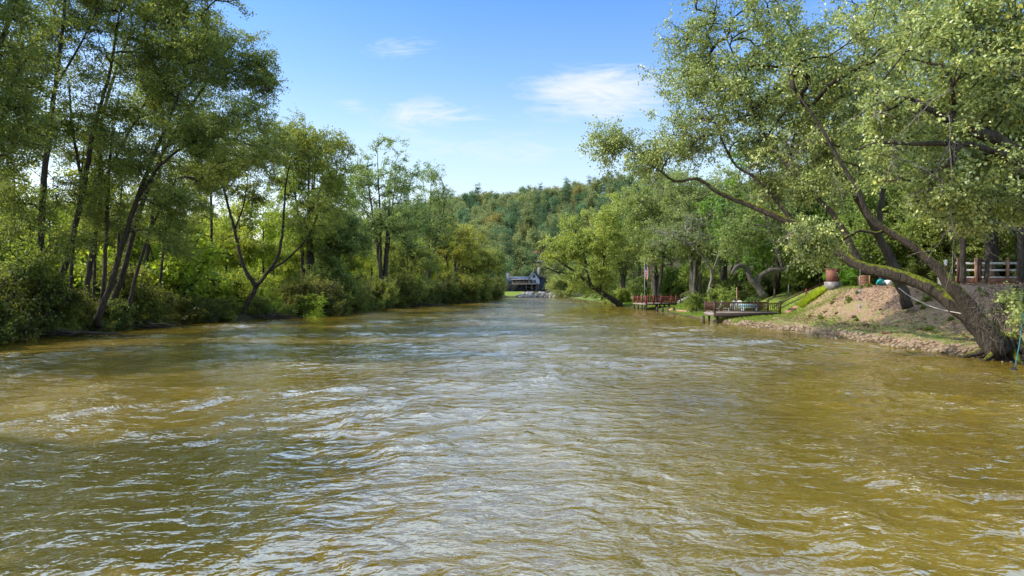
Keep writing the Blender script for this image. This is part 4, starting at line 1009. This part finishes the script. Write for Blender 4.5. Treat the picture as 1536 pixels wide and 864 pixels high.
# ornamental grass mound on the slope
def mound():
    r = np.random.default_rng(6); n = 5200; c = np.array([(1226 - CX) / F * 59, 59.0])
    a = r.uniform(0, 6.28, n); q = np.sqrt(r.random(n)); x = c[0] + np.cos(a) * q * 1.25; y = c[1] + np.sin(a) * q * 1.25
    z = ground_z(x, y); b = np.stack([x, y, z + r.uniform(0, .35, n) * (1 - q)], 1)
    ax = nrm(np.stack([np.cos(a) * q, np.sin(a) * q, np.full(n, .8)], 1) + r.normal(size=(n, 3)) * .3)
    lb = Buf(); leaves_into(lb, b, ax, .55, .10, r, np.clip(r.normal(.8, .15, n), 0, .95), .3)
    o0 = (c[0], c[1], gz(*c)); t = thing('ornamental_grass', o0, 'bright lime green grass mound on the slope beside the steps', 'plant')
    ob = lb.build('blades', M['blade'], t, origin=o0); ob.color = (1.5, 1.4, .8, 1)
mound()
GC = 'clods on the brown slope'
for i, (px, d) in enumerate([(1255, 50), (1281, 48), (1268, 46), (1300, 44), (1252, 54), (1320, 47), (1238, 52), (1345, 42), (1380, 40), (1330, 40), (1400, 38), (1290, 50)]):
    x = (px - CX) / F * d; q = stones[i % 5].copy(); COL.objects.link(q); q.name = 'soil_clod'; sz = rw.uniform(.12, .26)
    q.location = (x, d, gz(x, d) + .02); q.rotation_euler = (0, 0, rw.uniform(0, 6)); q.scale = (sz * 1.3, sz, sz)
    q.material_slots[0].link = 'OBJECT'; q.material_slots[0].material = M['soil_clod']
    tag(q, 'dark brown clod of earth lying on the bare slope', 'clod', GC)
GWD = 'weeds on the brown slope'
for i in range(26):
    y = rw.uniform(34, 55); x = XR(y) + rw.uniform(2.2, 9)
    put(sh3, (x, y, gz(x, y) - .03), rw.uniform(0, 6), rw.uniform(.07, .17), 'small green weed growing on the bare brown slope', GWD, color=(1.1, 1.1, .7))
# brick pillar at the crest
x, y = (1249 - CX) / F * 57.5, 57.5
t = thing('brick_pillar', (x, y, gz(x, y) - .15), 'short red brick pillar on a grey stone base at the top of the slope', 'pillar', rz=.32)
part(Buf().box((0, 0, .32), (.95, .95, .7)), 'base', M['stone_grey'], t); part(Buf().box((0, 0, 1.22), (.76, .76, 1.1)), 'shaft', M['brick'], t); part(Buf().box((0, 0, 1.80), (.86, .86, .06)), 'cap', M['brick'], t)
# louvred wooden crate
x, y = (1297 - CX) / F * 54, 54
t = thing('slatted_cabinet', (x, y, gz(x, y) - .05), 'tan slatted wooden cabinet standing at the top of the brown slope', 'cabinet', rz=-.25)
part(Buf().box((0, .3, .42), (.8, .5, .84)), 'body', M['wood_brown'], t)
for s in (-1, 1): part(Buf().box((s * .36, .03, .45), (.1, .06, .9)), 'frame', M['wood_tan'], t)
for zz in (.04, .88): part(Buf().box((0, .028, zz), (.62, .05, .08)), 'frame', M['wood_tan'], t)
b = Buf()
for i in range(6): b.box((0, .025, .16 + i * .125), (.62, .04, .09), Matrix.Rotation(.3, 3, 'X'))
part(b, 'slats', M['wood_tan'], t)
x, y = (1322 - CX) / F * 55, 55
t = thing('kayak', (x, y, gz(x, y) + .28), 'teal plastic kayak end showing over the crest of the slope', 'kayak', rz=.9)
pts = [(-1.3, 0, .18), (-1.0, 0, .05), (-.5, 0, 0), (.3, 0, 0), (.9, 0, .05), (1.3, 0, .2)]
part(Buf().tube(pts, [.03, .2, .32, .33, .22, .03], 12), 'hull', M['teal'], t); part(Buf().tube([(-.3, 0, .30), (-.1, 0, .335), (.25, 0, .335), (.4, 0, .30)], [.05, .2, .2, .05], 10), 'cockpit', M['black'], t)
x, y = (1336 - CX) / F * 54.5, 54.5
t = thing('planter_box', (x, y, gz(x, y)), 'small pale box with a red post beside the teal kayak', 'box')
part(Buf().box((-.2, 0, .22), (.45, .4, .44), None, .92), 'body', M['white'], t); part(Buf().box((.18, 0, .3), (.12, .12, .6)), 'post', M['wood_red'], t)
# lamp posts
def lamp(px, d, z_off, hh, label, post):
    x = (px - CX) / F * d; t = thing('lamp_post', (x, d, gz(x, d)), label, 'lamp', 'garden lamps')
    part(Buf().tube([(0, 0, -.1), (0, 0, hh)], [.06, .05], 8), 'post', post, t)
    part(Buf().tube([(0, 0, hh), (0, 0, hh + .06), (0, 0, hh + .26), (0, 0, hh + .3)], [.05, .08, .10, .07], 10), 'lantern', M['lamp_glass'], t)
    part(Buf().tube([(0, 0, hh + .3), (0, 0, hh + .34), (0, 0, hh + .44)], [.13, .11, .02], 10), 'cap', M['white'], t)
lamp(1183, 74, 0, 1.9, 'slim garden lamp with a white lantern beside the gnarled tree', M['metal'])
lamp(1418.5, 47, 0, 1.45, 'brown garden lamp with a pale lantern by the railed fence at right', M['wood_red'])
GPO = 'posts in the shade beside the gnarled tree'
for px, d, h, mt, lb in [(1145, 80, 1.5, 'wood_red', 'orange brown post behind the trunk of the gnarled tree'), (1162, 78, 1.3, 'wood_grey', 'grey post in the shade left of the slim lamp')]:
    x = (px - CX) / F * d; t = thing('garden_post', (x, d, gz(x, d)), lb, 'post', GPO)
    part(Buf().box((0, 0, h / 2), (.16, .16, h)).box((0, 0, h + .03), (.2, .2, .06)), 'shaft', M[mt], t)
# railed fence, upper right
fx = lambda px, d=49: (px - CX) / F * d
fence = thing('railed_fence', (fx(1434), 49, gz(fx(1434), 49)), 'weathered rail fence with brick coloured posts and a pink lattice base at right', 'fence', rz=-.05)
Lf = 7.2
for z, h in ((.48, .10), (1.0, .14), (1.5, .16)): part(Buf().box((Lf / 2, 0, z), (Lf, .06, h)), 'rail', M['rail_pale'], fence)
for x in (.1, 1.35, 1.62, 2.2, 3.6, 5.0, 6.4): part(Buf().box((x, -.1, .95), (.16 if x != 1.62 else .22, .14, 1.9)), 'post', M['wood_tan'] if x not in (1.62, .1) else M['wood_brown'], fence)
b = Buf()
for i in range(60):
    x = i * .12
    b.beam((x, -.02, .02), (x + .4, -.02, .42), .02, .03)
    b.beam((x + .4, .0, .02), (x, .0, .42), .02, .03)
part(b, 'lattice', M['wood_tan'], fence); part(Buf().box((Lf / 2, .06, .22), (Lf, .04, .42)), 'base_board', M['roof_red'], fence)
x, y = fx(1421, 48), 48.4
t = thing('stone_pillar', (x, y, gz(x, y) - .2), 'pale stone pillar at the left end of the railed fence', 'pillar')
part(Buf().box((0, 0, .5), (.55, .55, 1.2)), 'shaft', M['stone_grey'], t); part(Buf().box((0, 0, 1.14), (.68, .68, .08)), 'cap', M['stone'], t)
# ropes
def rope(name, pts, rad, mat, label, cat='rope'):
    q = catmull([tuple(p) + (rad,) for p in pts], .25); o = q[0, :3].copy()
    b = Buf(); b.tube(q[:, :3], q[:, 3], 5); t = b.build(name, mat, None, o, True); tag(t, label, cat); return t
rope('slack_rope', [P(1348, 432, 43.3), P(1366, 445, 41), P(1395, 459, 37), P(1420, 466, 33), P(1441, 470, 30.6)], .022, M['rope'], 'pale rope slung from the slope tree to the leaning trunk')
rope('hanging_rope', [P(1290, 404, 34.2), P(1290, 425, 34.2), P(1290.5, 463, 34.2)], .010, M['rope_blue'], 'thin knotted rope hanging from the mossy trunk over the slope')
for py in (437, 460):
    p = P(1290.3, py, 34.2); tag(Buf().tube([(0, 0, -.09), (0, 0, -.05), (0, 0, .05), (0, 0, .09)], [.02, .06, .06, .02], 8).build('rope_knot', M['rope_blue'], None, smooth=True), 'blue grey knot on the thin hanging rope, %s' % ('upper of the two' if py < 450 else 'lower of the two'), 'knot', 'knots on the hanging rope').location = tuple(p)
sw = rope('swing_rope', [P(1534, 470, 27.2), P(1531, 505, 27.2), P(1527, 530, 27.2), P(1522, 553, 27.2)], .022, M['rope_teal'], 'teal rope swing trailing into the river at the right edge', 'rope swing')
p = P(1521, 555, 27.2); q = Buf(); q.tube([(0, 0, -.1), (0, 0, -.04), (0, 0, .06), (0, 0, .12)], [.06, .15, .13, .04], 10)
o = q.build('swing_knot', M['black'], sw, smooth=True); o.location = tuple(np.array(p) - np.array(sw.location))

# ------------------------------------------------------------------ far houses
def gable(b, x0, x1, y0, y1, z, apex, along='y'):
    """a gable prism with eaves"""
    xm = (x0 + x1) / 2
    b.add([[x0, y0, z], [x1, y0, z], [xm, y0, apex], [x0, y1, z], [x1, y1, z], [xm, y1, apex]], [[0, 3, 5, 2], [1, 2, 5, 4], [0, 1, 4, 3]], [[0, 2, 1], [3, 4, 5]])
    return b
d = 214; s = d / F
hx = lambda px: (px - CX) * s
hz = lambda py: H - (py - HY) * s
g0 = hz(437.5)
hs = thing('lakeside_house', (hx(785), d, g0), 'slate grey riverside house with stone chimney, pale gable and deck at the bend', 'house')
ox = hx(785); X = lambda px: hx(px) - ox; Zr = lambda py: hz(py) - g0
part(Buf().box(((X(763) + X(811)) / 2, 4.0, Zr(421) / 2 - .3), (X(811) - X(763), 7.0, Zr(421) + .6)), 'wall', M['slate_wall'], hs)
b = Buf(); xa, xb = X(764), X(796); zr, za = Zr(420.6), Zr(414.5)
b.add([[xa, .2, zr], [xb, .2, zr], [xb, 3.8, za], [xa, 3.8, za], [xa, 7.8, zr], [xb, 7.8, zr]], [[0, 1, 2, 3], [3, 2, 5, 4]], [[0, 3, 4], [1, 5, 2]])
part(b, 'roof', M['roof_blue'], hs)
gx0, gx1 = X(792.3), X(809.5)
b = Buf(); xm = (gx0 + gx1) / 2
b.add([[gx0, .0, Zr(426)], [gx1, .0, Zr(426)], [gx1, .0, Zr(420)], [xm, .0, Zr(407.5)], [gx0, .0, Zr(420)]], None, [[0, 1, 2], [0, 2, 4], [4, 2, 3]])
part(b, 'gable_wall', M['pale_wall'], hs)
b = Buf(); b.beam
for sx, ex in ((gx0 - .4, xm), (gx1 + .4, xm)):
    b.add([[sx, -.5, Zr(421.2)], [ex, -.5, Zr(407)], [ex, 7.5, Zr(407)], [sx, 7.5, Zr(421.2)], [sx, -.5, Zr(420)], [ex, -.5, Zr(405.8)], [ex, 7.5, Zr(405.8)], [sx, 7.5, Zr(420)]], [[0, 1, 2, 3], [4, 7, 6, 5], [0, 4, 5, 1], [3, 2, 6, 7], [0, 3, 7, 4]])
part(b, 'gable_roof', M['roof_blue'], hs)
part(Buf().box((X(762), 1.5, Zr(409) / 2 - .2), (1.45, 1.5, Zr(409) + .4)).box((X(762), 1.5, Zr(408.6)), (1.7, 1.75, .25)), 'chimney', M['stonework'], hs, 'broad pale stone chimney at the left end')
part(Buf().box((X(814), 4.5, Zr(416) / 2 - .3), (1.9, 6.0, Zr(416) + .6)), 'wing', M['slate_wall'], hs)
part(Buf().box((X(814), 4.3, Zr(415.4)), (2.4, 7.0, .3)), 'wing_roof', M['roof_blue'], hs)
part(Buf().box((X(809.2), 4, Zr(410)), (.9, 1.0, 4.0)), 'chimney', M['stonework'], hs, 'slim stone chimney beside the gable')
part(Buf().box(((X(767) + X(798)) / 2, -.9, Zr(419.4)), (X(798) - X(767), 3.0, .22)), 'porch_roof', M['roof_pale'], hs)
part(Buf().box(((X(767) + X(808)) / 2, -1.2, Zr(426.2)), (X(808) - X(767), 2.6, .3)), 'deck_floor', M['wood_grey'], hs)
for px in (768, 775, 782, 789, 797, 807):
    part(Buf().box((X(px), -2.35, Zr(426.2) / 2 - .4), (.22, .22, Zr(426.2) + .6)), 'deck_post', M['wood_dark'], hs)
    if px < 800: part(Buf().box((X(px), -2.2, (Zr(426) + Zr(419.6)) / 2), (.15, .15, Zr(419.8) - Zr(426))), 'porch_post', M['wood_dark'], hs)
for py in (423.2, 424.6): part(Buf().box(((X(767) + X(808)) / 2, -2.42, Zr(py)), (X(808) - X(767), .07, .09)), 'rail', M['wood_grey'], hs)
for i, (px, py, w, h) in enumerate([(771, 422.5, 1.0, 1.1), (777, 422.5, 1.0, 1.1), (783, 422.5, 1.0, 1.1), (789, 422.5, 1.0, 1.1), (797.5, 422, .8, 1.0), (802, 422, .8, 1.0), (792, 431, .9, 1.7), (796, 431, .9, 1.7), (802, 431, 1.2, 1.7), (801, 414, .7, 1.0)]):
    yy = .45 if px not in (797.5, 802, 801) or py > 425 else -.03
    w_ = part(Buf().box((X(px), yy, Zr(py)), (w + .16, .06, h + .16)), 'window', M['white'], hs)
    part(Buf().box((X(px), yy - .045, Zr(py)), (w, .03, h)), 'pane', M['glass'], w_)
b = Buf()
for i in range(11):
    f = i / 10; b.box((X(778) + (X(767) - X(778)) * f, -3.1, Zr(426) * (1 - f) + .1), (.36, 1.1, .09))
part(b, 'stairs', M['wood_grey'], hs)
for yy in (-2.5, -3.7): part(Buf().beam((X(778), yy, Zr(426) + .9), (X(767), yy, 1.0), .08, .1), 'stair_rail', M['wood_grey'], hs)
def small_house(px0, px1, py_top, py_base, d, label, wall, roof, porch, name='hill_house'):
    s = d / F; x0, x1 = (px0 - CX) * s, (px1 - CX) * s; zb = H - (py_base - HY) * s; zt = H - (py_top - HY) * s; g = gz((x0 + x1) / 2, d)
    t = thing(name, ((x0 + x1) / 2, d, g), label, 'house'); w = x1 - x0; zb -= g; zt -= g; he = zb + (zt - zb) * .62
    part(Buf().box((0, 3, (he - 1) / 2), (w, 6, he + 1)), 'wall', wall, t)
    part(gable(Buf(), -w / 2 - .5, w / 2 + .5, -.6, 6.6, he, zt), 'roof', roof, t) if not porch else part(Buf().box((0, 2.2, he + .15), (w + 1, 8, .3)), 'roof', roof, t)
    zfl = zb + (.2 if porch else .6)
    part(Buf().box((0, -1.2, zfl), (w, 2.4, .25)), 'porch_floor', M['wood_grey'], t)
    for f in (-.45, -.15, .15, .45):
        part(Buf().box((f * w, -2.2, (zfl - .5) / 2), (.2, .2, zfl + .5)), 'porch_post', M['wood_dark'], t)
    part(Buf().box((0, -2.3, zfl + .9), (w, .08, .1)), 'rail', M['wood_grey'], t)
    for f in (-.3, 0, .3):
        w_ = part(Buf().box((f * w, -.02, zb + (he - zb) * .58), (w * .2, .06, (he - zb) * .45)), 'window', M['white'] if name != 'hill_cabin' else M['cabin'], t)
        part(Buf().box((f * w, -.07, zb + (he - zb) * .58), (w * .16, .05, (he - zb) * .38)), 'pane', M['glass'], w_)
small_house(804, 823, 388, 400, 272, 'flat roofed hillside house with a dark shaded porch above the grey house', M['slate_wall'], M['roof_pale'], True)
small_house(797, 811, 376, 391, 292, 'small pale house with a rust red gable roof higher on the slope', M['pale_wall'], M['roof_red'], False)
small_house(824, 837, 303, 315, 436, 'dark timber cabin among the trees high on the hill', M['cabin'], M['cabin'], False, 'hill_cabin')

# ------------------------------------------------------------------ light, sky, camera
EL, AZ = math.radians(43), math.radians(-92)          # sun at the left, a touch ahead
to_sun = Vector((math.sin(AZ) * math.cos(EL), math.cos(AZ) * math.cos(EL), math.sin(EL)))
sl = bpy.data.lights.new('sun', 'SUN'); sl.energy = 5.0; sl.angle = math.radians(.5); sl.color = (1, .94, .84)
so = bpy.data.objects.new('sun', sl); COL.objects.link(so); so.rotation_euler = to_sun.to_track_quat('Z', 'Y').to_euler(); so.location = (-40, 0, 60)

w = bpy.data.worlds.new('World'); SC.world = w; w.use_nodes = True; nt = w.node_tree; nt.nodes.clear(); N = NT(nt)
sky = N.n('ShaderNodeTexSky'); sky.sky_type = 'NISHITA'; sky.sun_disc = False; sky.sun_elevation = EL; sky.sun_rotation = AZ % (2 * math.pi)
sky.air_density = 1.0; sky.dust_density = .6; sky.ozone_density = 2.0
tc = N.n('ShaderNodeTexCoord').outputs['Generated']; sp = N.n('ShaderNodeSeparateXYZ'); N.l(tc, sp.inputs[0])
# sky grade by height; bright band added above view lifts ambient and water reflections
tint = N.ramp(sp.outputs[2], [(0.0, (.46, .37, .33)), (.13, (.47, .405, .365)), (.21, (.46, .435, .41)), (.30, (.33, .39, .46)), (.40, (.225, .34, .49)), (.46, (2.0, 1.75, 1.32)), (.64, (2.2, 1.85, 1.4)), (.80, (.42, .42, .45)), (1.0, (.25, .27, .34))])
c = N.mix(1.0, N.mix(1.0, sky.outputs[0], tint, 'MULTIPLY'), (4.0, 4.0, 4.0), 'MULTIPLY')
yy = N.math('MAXIMUM', sp.outputs[1], .05)
u = N.math('DIVIDE', sp.outputs[0], yy); v = N.math('DIVIDE', sp.outputs[2], yy)
cb = N.n('ShaderNodeCombineXYZ'); N.l(u, cb.inputs[0]); N.l(v, cb.inputs[1])
wisp = N.noise(N.mapping(cb.outputs[0], (4.5, 17, 1), (0, 0, .25)), 1.0, 7, .62, 1.2)
fine = N.noise(N.mapping(cb.outputs[0], (9, 38, 1), (0, 0, .42)), 1.0, 8, .68, 2.6)
wn = N.math('ADD', N.math('MULTIPLY', wisp, .65), N.math('MULTIPLY', fine, .35))
def blob(u0, v0, su, sv, a):
    x = N.math('DIVIDE', N.math('SUBTRACT', u, u0), su); y = N.math('DIVIDE', N.math('SUBTRACT', v, v0), sv)
    r2 = N.math('ADD', N.math('MULTIPLY', x, x), N.math('MULTIPLY', y, y))
    return N.math('MULTIPLY', N.math('POWER', 2.718, N.math('MULTIPLY', r2, -1.0)), a)
m = None
for args in [(.135, .288, .13, .042, 1.05), (-.125, .255, .08, .030, .8), (-.165, .355, .085, .022, .55), (-.06, .25, .05, .010, .6), (-.24, .27, .03, .016, .5), (.0, .205, .5, .03, .45), (-.6, .3, .25, .12, .5), (.7, .35, .3, .15, .4)]:
    q = blob(*args); m = q if m is None else N.math('MAXIMUM', m, q)
wn = N.math('ADD', N.math('MULTIPLY', wisp, .5), N.math('MULTIPLY', fine, .5))
cov = N.math('MULTIPLY', N.math('SUBTRACT', N.math('ADD', wn, N.math('MULTIPLY', m, .34)), .60, True), 3.6, True)
cov = N.math('MULTIPLY', cov, N.math('MULTIPLY', m, 1.6, True))
cov = N.math('MULTIPLY', cov, .95)
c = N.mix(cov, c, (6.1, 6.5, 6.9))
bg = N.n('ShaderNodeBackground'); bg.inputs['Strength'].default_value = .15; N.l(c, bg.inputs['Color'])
wo = N.n('ShaderNodeOutputWorld'); N.l(bg.outputs[0], wo.inputs['Surface'])

cam = bpy.data.cameras.new('camera'); cam.lens = 36 * F / 1536; cam.sensor_width = 36; cam.clip_end = 4000; cam.clip_start = .1
co = bpy.data.objects.new('camera', cam); COL.objects.link(co); co.location = (0, 0, H)
co.rotation_euler = (math.radians(90) - math.atan((432 - HY) / F), 0, 0)
SC.camera = co
SC.view_settings.view_transform = 'Standard'; SC.view_settings.look = 'None'; SC.view_settings.exposure = 0; SC.view_settings.gamma = 1
SC.render.engine = 'CYCLES'
SC.cycles.max_bounces = 6; SC.cycles.diffuse_bounces = 3; SC.cycles.glossy_bounces = 3; SC.cycles.transmission_bounces = 3
SC.cycles.sample_clamp_indirect = 6
